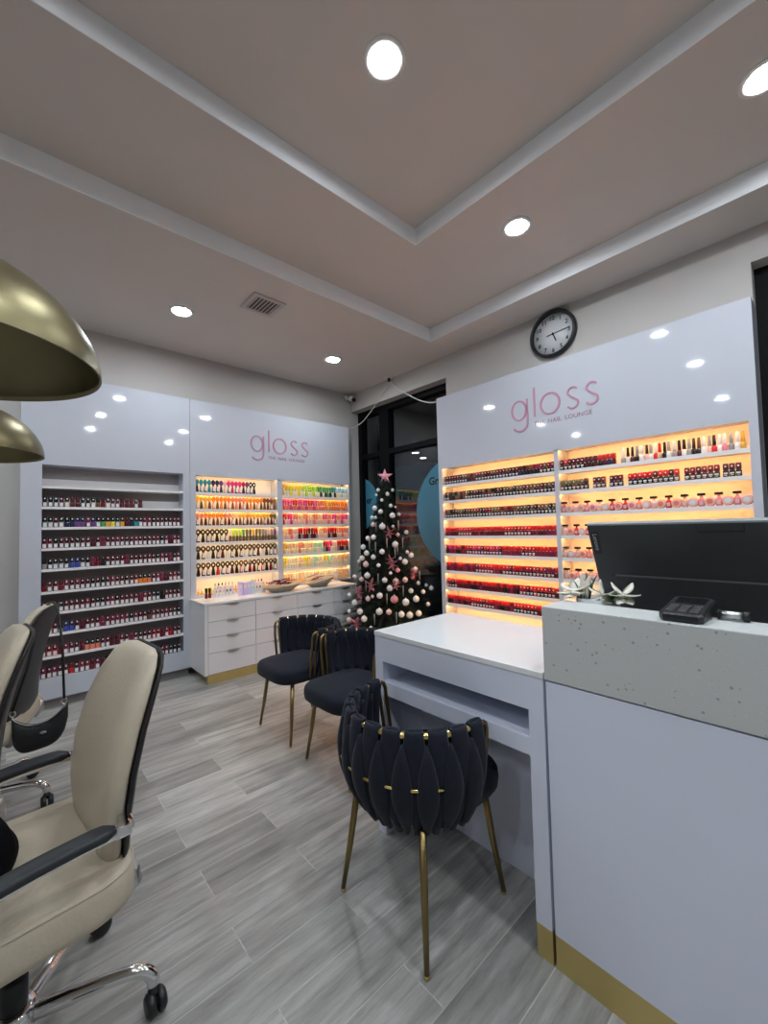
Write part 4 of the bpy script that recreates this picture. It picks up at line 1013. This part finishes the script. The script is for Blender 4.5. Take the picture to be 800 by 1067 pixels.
def office_chair_parts(root):
    ts = [0, 0.015, 0.03, 0.06, 0.10, 0.17, 0.25, 0.35, 0.45, 0.55, 0.65, 0.74, 0.82, 0.88, 0.93, 0.96, 0.98, 0.99, 1.0]
    b = MB(); b.loft([back_ring(t, 0, 0.80, 0.22) for t in ts], 0, True); bk = b.build('backrest', M['cream'], root)
    b = MB()
    for sg in (1, -1):
        pts = []
        for t in [0.12+0.72*k/14 for k in range(15)]:
            x, z, hw, th = interp(BACK, t); pts.append(V((x + th*0.60 + 0.030*((hw*0.86)/0.24)**2, sg*hw*0.86, z)))
        b.tube(pts, 0.0022, seg=6)
    b.build('seam', M['blackleather'], bk) if False else None
    b = MB(); b.loft([[V((p.x-0.015, p.y, p.z)) for p in back_ring(t, 0.010, 0.10, 0.28)] for t in ts], 0, True); b.build('back_shell', M['blackplastic'], root)
    # seat cushion with waterfall front
    def dip(ring):
        for p_ in ring:
            if p_.x > 0.16: p_.z -= 0.9*(p_.x-0.16)**2*1.6
            if p_.x < -0.14: p_.z += 0.012*((-0.14-p_.x)/0.1)
        return ring
    b = MB(); rings = []
    for sc_, z in ((0.70, 0.384), (0.95, 0.386), (0.985, 0.394), (1.0, 0.412), (1.004, 0.43), (1.0, 0.458), (0.99, 0.473), (0.972, 0.481), (0.93, 0.485), (0.60, 0.488), (0.02, 0.486)):
        rings.append(dip(superring(0.03, 0, z, 0.262*sc_, 0.258*sc_, 6.5, 52)))
    b.loft(rings, 0, True); st = b.build('seat', M['cream'], root)
    b = MB(); ring = dip(superring(0.03, 0, 0.4790, 0.262*0.982, 0.258*0.982, 6.5, 80))
    b.tube(ring + [ring[0]], 0.0030, seg=6, caps=False); b.build('piping', M['cream'], st)
    # rear black plastic corner under the back
    for sg in (1, -1):
        b = MB(); b.tube([(-0.215, sg*0.19, 0.455), (-0.222, sg*0.185, 0.415), (-0.20, sg*0.17, 0.375)], [0.020, 0.024, 0.016], seg=10); b.build('back_bracket', M['silver'], root)
        a = MB(); path = [(-0.160, sg*0.268, 0.618), (-0.10, sg*0.272, 0.622), (0.0, sg*0.274, 0.618), (0.10, sg*0.274, 0.606), (0.20, sg*0.272, 0.582), (0.265, sg*0.268, 0.554), (0.285, sg*0.266, 0.537)]
        rg = []
        pp = bez(path, 4)
        for i, c in enumerate(pp):
            t = i/(len(pp)-1); w = 0.027*(min(1, 0.45+6*t, 0.45+6*(1-t))); hh = 0.014*min(1, 0.5+6*t, 0.5+6*(1-t))
            rg.append([V((c.x, c.y + w*math.copysign(abs(math.cos(q))**0.7, math.cos(q)), c.z + hh*math.copysign(abs(math.sin(q))**0.7, math.sin(q)))) for q in [2*PI*k/16 for k in range(16)]])
        a.loft(rg, 0, True); ar = a.build('armrest', M['armpad'], root)
        b = MB(); b.tube(bez([(-0.190, sg*0.264, 0.606), (-0.165, sg*0.268, 0.604), (0.0, sg*0.272, 0.601), (0.20, sg*0.270, 0.564), (0.262, sg*0.266, 0.528), (0.235, sg*0.250, 0.455), (0.17, sg*0.20, 0.385), (0.10, sg*0.10, 0.366)], 5), 0.011, seg=10)
        b.box(-0.196, -0.160, sg*0.264-0.016, sg*0.264+0.016, 0.594, 0.622, bev=0.005); b.box(-0.206, -0.178, sg*0.19, sg*0.262, 0.596, 0.620, bev=0.004)
        b.build('arm_tube', M['chrome'], ar)
    b = MB(); b.box(-0.10, 0.10, -0.09, 0.09, 0.340, 0.386, bev=0.008); b.lathe([(0.030, 0.30), (0.030, 0.338)], (0, 0, 0), 'Z', 20)
    b.tube([(0.02, -0.09, 0.350), (0.02, -0.20, 0.345)], 0.006, seg=8)
    b.build('tilt_mechanism', M['blackplastic'], root)
    b = MB(); b.lathe([(0.030, 0.075), (0.030, 0.20), (0.027, 0.205), (0.016, 0.206), (0.016, 0.31)], (0, 0, 0), 'Z', 20); b.build('gas_column', M['blackplastic'], root)
    b = MB(); b.lathe([(0.040, 0.070), (0.048, 0.078), (0.048, 0.125), (0.040, 0.132), (0.031, 0.133)], (0, 0, 0), 'Z', 24); b.build('hub', M['chrome'], root)
    for k in range(5):
        a = 2*PI*k/5 + math.radians(LEGROT); c, s_ = math.cos(a), math.sin(a)
        P_ = lambda r, z: (r*c, r*s_, z)
        b = MB(); b.tube(bez([P_(0.040, 0.102), P_(0.15, 0.112), P_(0.25, 0.118), P_(0.295, 0.112), P_(0.318, 0.092), P_(0.323, 0.068)], 5), [0.020]*5 + [0.0175]*21, seg=12); b.build('base_leg', M['chrome'], root)
        w = MB()
        ca = a + 0.9*(k-2)*0.6; d = V((math.cos(ca), math.sin(ca), 0)); n = V((-d.y, d.x, 0)); ctr = V(P_(0.323, 0.0)) + d*0.014
        for sg in (1, -1):
            rr = []
            for wr, off in ((0.006, 0.004), (0.026, 0.004), (0.029, 0.009), (0.029, 0.019), (0.022, 0.025), (0.006, 0.026)):
                rr.append([ctr + n*sg*off + d*wr*math.cos(q) + V((0, 0, 0.029 + wr*math.sin(q))) for q in [2*PI*j/20 for j in range(20)]])
            w.loft(rr, 0, True)
        w.tube([V(P_(0.323, 0.072)), V(P_(0.323, 0.056)), ctr+V((0, 0, 0.045))], [0.008, 0.016, 0.014], seg=10)
        w.build('caster', M['blackplastic'], root)
OG = 'cream office chairs along the left edge'
LEGROT = 0

OFF = PI
LEGROT = -22.3 - 180 - 5
ca = thing('office_chair', 'nearest cream leather office chair with black arms and chrome base', 'chair', (0.02, 1.505, 0), PI + math.radians(5), OG)
office_chair_parts(ca)
for (x, y, rz, lab) in ((-0.26, 2.16, PI + 0.10, 'cream office chair between the nearest one and the handbag chair'), (-0.135, 2.90, PI - 0.30, 'cream office chair with black back and handbag hanging on it')):
    c = copy_tree(ca); c.location = (x, y, 0); c.rotation_euler = (0, 0, rz); c['label'] = lab
for ch in c.children:                                # the far base stands turned on its casters
    if ch.name.split('.')[0] in ('base_leg', 'caster'): ch.rotation_euler = (0, 0, math.radians(17.5))

# handbag hanging from the third chair
O = (0.12, 2.63, 0.45)
hb = thing('handbag', 'small black shoulder bag hanging off the far office chair back', 'bag', O)
BD, BN = V((0.955, -0.296, 0)), V((-0.296, -0.955, 0))
def bag_pt(u, w, v):   # u along, w thickness, v height
    return V((0.118, 2.615, 0.450)) + BD*u + BN*w + V((0, 0, v))
b = MB(); rings = []
for k in range(17):
    t = -1 + 2*k/16; u = 0.108*t
    top = 0.075 - 0.060*(1-abs(t)**2.2) + 0.015*t; bot = -0.105*(1-abs(t)**4)**0.7 + 0.02*t
    th = 0.034*(1-abs(t)**4)**0.5 + 0.003; ring = []
    for j in range(16):
        q = 2*PI*j/16; zz = (top+bot)/2 + (top-bot)/2*math.sin(q); ww = th*math.copysign(abs(math.cos(q))**0.7, math.cos(q))*(1.15-0.45*(math.sin(q)+1)/2)
        ring.append(bag_pt(u, ww, zz))
    rings.append(ring)
b.loft(rings, 0, True); b.build('bag_body', M['blackleather'], hb, O)
zp = [bag_pt(0.102*t, 0.018, 0.0755 - 0.060*(1-abs(t)**2.2) + 0.015*t) for t in [-1+2*k/12 for k in range(13)]]
b = MB(); b.tube(zp, 0.0022, seg=6); b.build('zip', M['silver'], hb, O)
EL, ER = bag_pt(-0.104, 0.0, 0.075), bag_pt(0.092, 0.0, 0.100)
for c in (EL, ER):
    b = MB()
    b.loft([[c + BD*((0.011 + 0.003*math.cos(q))*math.cos(t)) + V((0, 0, (0.013 + 0.003*math.cos(q))*math.sin(t))) + BN*(0.003*math.sin(q)) for q in [2*PI*k/6 for k in range(6)]] for t in [2*PI*j/14 for j in range(15)]], 0, False)
    b.tube([c+V((0, 0, -0.012)), c+BD*0.004+V((0, 0, -0.05))], 0.004, seg=6)
    b.build('buckle', M['silver'], hb, O)
b = MB()
b.tube([ER+V((0, 0, 0.012)), V((0.200, 2.60, 0.78)), V((0.190, 2.66, 0.95)), V((0.180, 2.74, 1.004)), V((0.168, 2.80, 1.010))], 0.0055, seg=8)
b.tube([EL+V((0, 0, 0.012)), V((0.070, 2.66, 0.72)), V((0.112, 2.72, 0.92)), V((0.150, 2.78, 1.002)), V((0.168, 2.80, 1.010))], 0.0055, seg=8)
b.build('strap', M['blackleather'], hb, O)
b = MB(); c = bag_pt(0.02, 0.036, -0.02)
b.loft([[c + BD*0.013*math.cos(t)*s_ + V((0, 0, 0.006*math.sin(t)*s_)) + BN*w for t in [2*PI*j/14 for j in range(14)]] for s_, w in ((1.0, -0.004), (1.0, 0.002), (0.6, 0.003))], 0, True)
b.build('logo_plate', M['silver'], hb, O)

# black cloth bundle on the nearest seat
O = (-0.10, 1.50, 0.49)
b = MB(); rings = []
for k in range(13):
    t = k/12; z = 0.490 + 0.195*t; s_ = (0.55 + 0.5*math.sin(PI*(0.25+0.62*t)))*(1 if t < 0.95 else 0.6)
    if k == 12: s_ *= 0.15
    ring = []
    for j in range(28):
        q = 2*PI*j/28; w = 1 + 0.07*math.sin(5*q+3*t) + 0.05*math.sin(9*q-4*t)
        ring.append(V((-0.125 + 0.140*s_*w*math.cos(q) - 0.015*t, 1.440 + 0.185*s_*w*math.sin(q), z)))
    rings.append(ring)
b.loft(rings, 0, True)
tag(b.build('folded_jacket', M['blackcloth'], None, O), 'black folded cloth garment on the nearest office chair seat, at frame edge', 'clothing')

# ------------------------------------------------------------------ christmas tree
TX, TY = 2.98, 3.27
O = (TX, TY, 0)
tr = thing('christmas_tree', 'dark green decorated christmas tree in the corner by the window', 'tree', O)
def trad(z): return 0.045 + 0.47*(1.86-z)/1.56
b = MB(); b.lathe([(0.028, 0.02), (0.026, 0.9), (0.008, 1.84)], O, 'Z', 10); b.build('trunk', M['bark'], tr, O)
b = MB()
for k in range(4):
    a = PI/4 + k*PI/2; b.tube([(TX, TY, 0.14), (TX+0.10*math.cos(a), TY+0.10*math.sin(a), 0.10), (TX+0.24*math.cos(a), TY+0.24*math.sin(a), 0.012)], 0.010, seg=8)
b.build('tree_stand', M['blackplastic'], tr, O)
b = MB(); RT = random.Random(5)
z = 0.20; layer = 0
while z < 1.83:
    L = trad(z)*0.97; nb = max(5, int(24*L/0.5)); 
    for k in range(nb):
        a = 2*PI*(k+RT.random()*0.7)/nb + layer*0.4; zz = z + RT.uniform(-0.03, 0.03); l = L*RT.uniform(0.82, 1.06)
        d = V((math.cos(a), math.sin(a), 0)); s_ = V((-d.y, d.x, 0))
        def bp(t): return V((TX, TY, zz)) + d*l*t + V((0, 0, 0.05*math.sin(t*PI*0.9) - 0.055*t*t + 0.03*t))
        b.tube([bp(0.02), bp(0.5), bp(1.0)], [0.006, 0.004, 0.0015], seg=4, caps=False)
        nn = int(16 + 38*l)
        for j in range(nn):
            t = 0.16 + 0.86*j/nn; p = bp(min(t, 1.0)); 
            for m in range(5):
                q = 2*PI*(m+RT.random())/5; ln = RT.uniform(0.030, 0.055)*(1.0 if t < 0.9 else 0.8)
                dirv = (d*RT.uniform(0.35, 0.9) + s_*math.cos(q) + V((0, 0, 1))*math.sin(q)).normalized()
                w = dirv.cross(d); w = (w if w.length > 0.05 else s_).normalized()*0.0021
                u = dirv.cross(w).normalized()*0.0016
                e = p + dirv*ln
                b.add([p-w, p+w, p+u, e], [(0, 1, 3), (1, 2, 3), (2, 0, 3)])
    z += 0.062 + 0.02*(1.86-z)/1.6; layer += 1
for k in range(60):                                # leader
    q = RT.random()*2*PI; zz = RT.uniform(1.72, 1.83); p = V((TX, TY, zz)); dirv = V((math.cos(q), math.sin(q), RT.uniform(0.3, 1.2))).normalized(); w = dirv.cross(V((0, 0, 1))).normalized()*0.002
    b.add([p-w, p+w, p+V((0, 0, 0.003)), p+dirv*0.06], [(0, 1, 3), (1, 2, 3), (2, 0, 3)])
b.tube([(TX, TY, 1.80), (TX, TY, 1.86)], 0.004, seg=6)
b.build('foliage', M['needle'], tr, O)

# star on the tip, facing the room
t = thing('tree_star', 'pink glitter star on top of the christmas tree', 'star', (TX, TY, 1.90)); o = (TX, TY, 1.90)
vd = V((-0.67, -0.74, 0)); vs = V((vd.y, -vd.x, 0)); cs = V((TX, TY, 1.912)) + vd*0.012
b = MB(); ov = []
for k in range(10):
    q = PI/2 + k*PI/5; r = 0.086 if k % 2 == 0 else 0.034
    ov.append(cs + vs*r*math.cos(q) + V((0, 0, r*math.sin(q))))
f_ = cs + vd*0.022; r_ = cs - vd*0.022
b.add(ov + [f_, r_], [(k, (k+1) % 10, 10) for k in range(10)] + [((k+1) % 10, k, 11) for k in range(10)]); b.build('star', M['pinkstar'], t, o)
b = MB(); b.tube([(TX, TY, 1.840), (TX, TY, 1.912)], 0.009, seg=8); b.build('socket', M['pinkstar'], t, o)

BAUB=[(2.824,3.153,1.377,1.2,0),(2.762,3.215,1.269,1.0,0),(2.754,3.290,1.258,0.9,0),(2.884,3.041,1.193,1.2,0),(2.732,3.342,1.169,1.0,0),(2.706,3.261,1.110,1.0,0),(2.771,3.107,1.125,1.0,0),(2.716,3.173,1.072,0.9,0),(2.693,3.316,1.058,1.0,0),(2.696,3.369,1.022,0.6,0),(2.942,2.972,1.018,1.1,0),(3.049,2.993,1.076,1.1,0),(3.074,3.079,1.311,0.8,0),(3.068,2.956,0.935,0.9,0),(2.655,3.198,0.893,1.1,0),(2.726,3.028,0.852,1.0,0),(2.748,2.985,0.776,1.1,0),(2.658,3.398,0.868,0.8,0),(2.665,3.036,0.709,1.1,0),(2.561,3.284,0.628,1.1,0),(2.548,3.191,0.554,1.1,0),(2.631,3.008,0.565,1.2,0),(2.546,3.129,0.494,1.1,0),(2.847,2.876,0.641,1.3,0),(2.970,2.859,0.657,1.2,0),(2.932,2.888,0.739,0.9,0),(3.063,2.915,0.798,0.7,0),(3.115,2.900,0.706,0.8,0),(3.153,2.873,0.578,0.8,0),(2.783,2.872,0.534,1.1,0),(2.855,2.835,0.521,1.2,0),(2.961,2.820,0.523,1.1,0),(2.539,3.348,0.538,0.7,0),(2.613,3.435,0.682,0.7,0),(2.721,3.105,0.993,0.7,0),(2.902,2.992,1.052,0.6,0),(2.999,2.995,1.111,0.6,0),(2.786,3.010,0.917,0.6,0),(2.554,3.045,0.420,0.6,0),(3.296,2.952,0.718,0.9,0),(3.256,2.986,0.749,0.6,0),(2.907,3.091,1.375,0.5,0),(2.907,3.285,1.764,0.7,0),(3.004,3.198,1.761,0.6,0),(2.937,3.194,1.715,0.7,0),(2.885,3.217,1.651,0.6,0),(2.935,3.149,1.590,0.7,0),(2.849,3.282,1.571,1.0,0),(2.851,3.201,1.531,0.9,0),(2.928,3.120,1.486,1.1,0),(2.815,3.290,1.472,0.7,0),(2.821,3.245,1.471,0.6,0),(2.989,3.141,1.577,0.4,0),(3.016,3.120,1.500,0.6,0),(2.893,3.301,1.713,0.5,0),(2.907,3.091,1.374,0.5,0),(2.936,3.056,1.289,0.7,1),(2.849,2.979,0.942,0.9,2),(2.810,2.966,0.838,1.1,1),(2.897,2.927,0.845,1.0,1),(2.753,2.932,0.674,1.4,2),(2.603,3.135,0.677,0.9,1),(2.628,3.098,0.700,0.6,1),(2.690,2.941,0.562,1.0,1),(2.515,3.321,0.461,0.9,1),(2.676,3.240,1.000,1.1,1),(2.798,3.256,1.398,0.9,1),(2.633,3.260,0.851,0.9,1)]
FLOW=[(2.860,3.096,1.320,1.0),(2.816,3.018,1.007,1.0),(2.812,3.033,1.049,0.8),(2.797,2.953,0.808,0.8),(2.644,3.131,0.810,1.1),(2.592,3.237,0.729,1.1),(2.511,3.191,0.446,1.1),(3.004,2.936,0.896,1.0)]
ICIC=[(2.800,3.215,1.375),(2.966,3.078,1.384),(2.818,3.086,1.212),(2.744,3.169,1.171),(2.973,3.028,1.207),(2.894,3.022,1.145),(2.693,3.084,0.865),(2.702,2.978,0.679),(2.849,2.909,0.744),(2.603,3.319,0.756),(2.592,3.034,0.496),(2.620,3.180,0.794),(3.124,2.951,0.862),(2.736,2.890,0.507),(2.733,3.245,1.200),(2.864,3.023,1.111)]

def hgt(zv): return 'near tip' if zv > 1.45 else 'in upper third' if zv > 1.15 else 'around middle' if zv > 0.85 else 'in lower third' if zv > 0.6 else 'near bottom'
def side(x, y):
    lat = (x-TX)*0.74 + (y-TY)*(-0.67); f = lat/0.36
    return 'far left' if f < -0.65 else 'left' if f < -0.22 else 'centre' if f < 0.22 else 'right' if f < 0.65 else 'far right'
CNT = {}
def outward(x, y, d):
    v = V((x-TX, y-TY, 0)); v = v.normalized() if v.length > 1e-4 else V((-1, 0, 0)); return v*d
SZN = {0: 'white', 1: 'pale pink', 2: 'pink'}
M['palepink'] = mat('pale_pink_bauble', (0.68, 0.48, 0.47), 0.25, var=0.05, scale=15)
BM_ = {0: M['pearl'], 1: M['palepink'], 2: M['pink']}
BMESH = {}
for x, y, z, s_, kd in BAUB:
    r = 0.0275*s_**0.9; v = outward(x, y, 0.012)
    key = (round(r, 4), kd)
    if key not in BMESH:
        m_ = MB(); m_.sphere((0, 0, 0), r, 0, 18, 12); k_ = MB(); k_.lathe([(r*0.20, r*0.95), (r*0.20, r*1.14), (r*0.08, r*1.18), (r*0.03, r*1.35)], (0, 0, 0), 'Z', 8)
        BMESH[key] = (m_.mesh('bauble', BM_[kd]), k_.mesh('bauble_cap', M['silver']))
    me, mc = BMESH[key]
    size = 'large' if s_ >= 1.1 else 'small' if s_ <= 0.7 else 'medium'
    w = '%s %s bauble %s %s' % (size, SZN[kd], side(x, y), hgt(z)); CNT[w] = CNT.get(w, 0) + 1
    o = bpy.data.objects.new('bauble', me); COL.objects.link(o); o.location = (x+v.x, y+v.y, z)
    tag(o, w, 'ornament', 'baubles on the christmas tree'); o['nth'] = CNT[w]
    c = bpy.data.objects.new('cap', mc); COL.objects.link(c); c.parent = o
# tell look-alikes apart by counting from the top
by = {}
for o in list(COL.objects):
    if o.name.startswith('bauble') and o.parent is None: by.setdefault(o['label'], []).append(o)
for w, l in by.items():
    l.sort(key=lambda q: -q.location.z)
    for i, o in enumerate(l):
        o['label'] = (w + ' of tree') if len(l) == 1 else '%s of tree, %s from top' % (w, ordinal(i+1))
for o in COL.objects:
    if 'nth' in o: del o['nth']
for i, (x, y, z, s_) in enumerate(sorted(FLOW, key=lambda q: -q[2])):
    v = outward(x, y, 0.02); c = V((x, y, z)) + v; ax = (v.normalized() + V((0, 0, 0.15))).normalized(); a1 = ax.orthogonal().normalized(); a2 = ax.cross(a1)
    t = thing('poinsettia', 'dusty pink fabric flower on the tree, %s from the top' % ordinal(i+1), 'ornament', tuple(c), group='fabric flowers on the christmas tree')
    b = MB()
    for ring_, n, L in ((0, 6, 0.068), (1, 5, 0.045)):
        for k in range(n):
            q = 2*PI*k/n + ring_*0.5; petal(b, c + ax*0.006*ring_, (a1*math.cos(q) + a2*math.sin(q)) + ax*(0.25+0.3*ring_), L*s_, L*s_*0.30, -0.15)
    b.build('petals', M['petal'], t, tuple(c))
    b = MB()
    for k in range(5): b.sphere(c + ax*0.016 + (a1*math.cos(k*1.256) + a2*math.sin(k*1.256))*0.006, 0.004, 0, 6, 5)
    b.build('flower_centre', M['brassclip'], t, tuple(c))
for i, (x, y, z) in enumerate(sorted(ICIC, key=lambda q: -q[2])):
    v = outward(x, y, 0.012); c = V((x, y, z)) + v; b = MB(); rings = []
    for k in range(17):
        tt = k/16; rr = 0.0058*(1-tt*0.8); a = tt*9
        rings.append([c + V((rr*math.cos(a+q)*(1.6 if (j % 2) else 0.8), rr*math.sin(a+q)*(1.6 if (j % 2) else 0.8), 0.05-0.105*tt)) for j, q in enumerate([2*PI*m/8 for m in range(8)])])
    b.loft(rings, 0, True)
    tag(b.build('icicle_ornament', M['icicle'], None, tuple(c)), 'thin silver twisted icicle on the tree, %s from the top' % ordinal(i+1), 'ornament', 'icicles on the christmas tree')

# ------------------------------------------------------------------ world, camera, view
w = bpy.data.worlds.new('night'); SC.world = w; w.use_nodes = True
bg = w.node_tree.nodes['Background']; bg.inputs[0].default_value = (0.012, 0.02, 0.028, 1); bg.inputs[1].default_value = 0.5
cam = bpy.data.cameras.new('camera'); co = bpy.data.objects.new('camera', cam); COL.objects.link(co)
yaw, pit, rol = math.radians(42.1), math.radians(2.36), math.radians(1.36)
f = V((math.cos(pit)*math.sin(yaw), math.cos(pit)*math.cos(yaw), math.sin(pit)))
r = V((math.cos(yaw), -math.sin(yaw), 0)); d = f.cross(r)
r2 = r*math.cos(rol) + d*math.sin(rol); d2 = -r*math.sin(rol) + d*math.cos(rol)
mw = Matrix(((r2.x, -d2.x, -f.x, 0), (r2.y, -d2.y, -f.y, 0), (r2.z, -d2.z, -f.z, 1.35), (0, 0, 0, 1)))
co.matrix_world = mw
cam.sensor_fit = 'HORIZONTAL'; cam.sensor_width = 36; cam.lens = 432/800*36; cam.clip_start = 0.02
SC.camera = co
SC.view_settings.view_transform = 'Standard'; SC.view_settings.look = 'None'; SC.view_settings.exposure = 0.36; SC.view_settings.gamma = 1; SC.view_settings.use_curve_mapping = False
SC.cycles.use_denoising = True
SC.cycles.max_bounces = 8; SC.cycles.diffuse_bounces = 5; SC.cycles.glossy_bounces = 4; SC.cycles.sample_clamp_indirect = 6.0
SC.cycles.caustics_reflective = False; SC.cycles.caustics_refractive = False
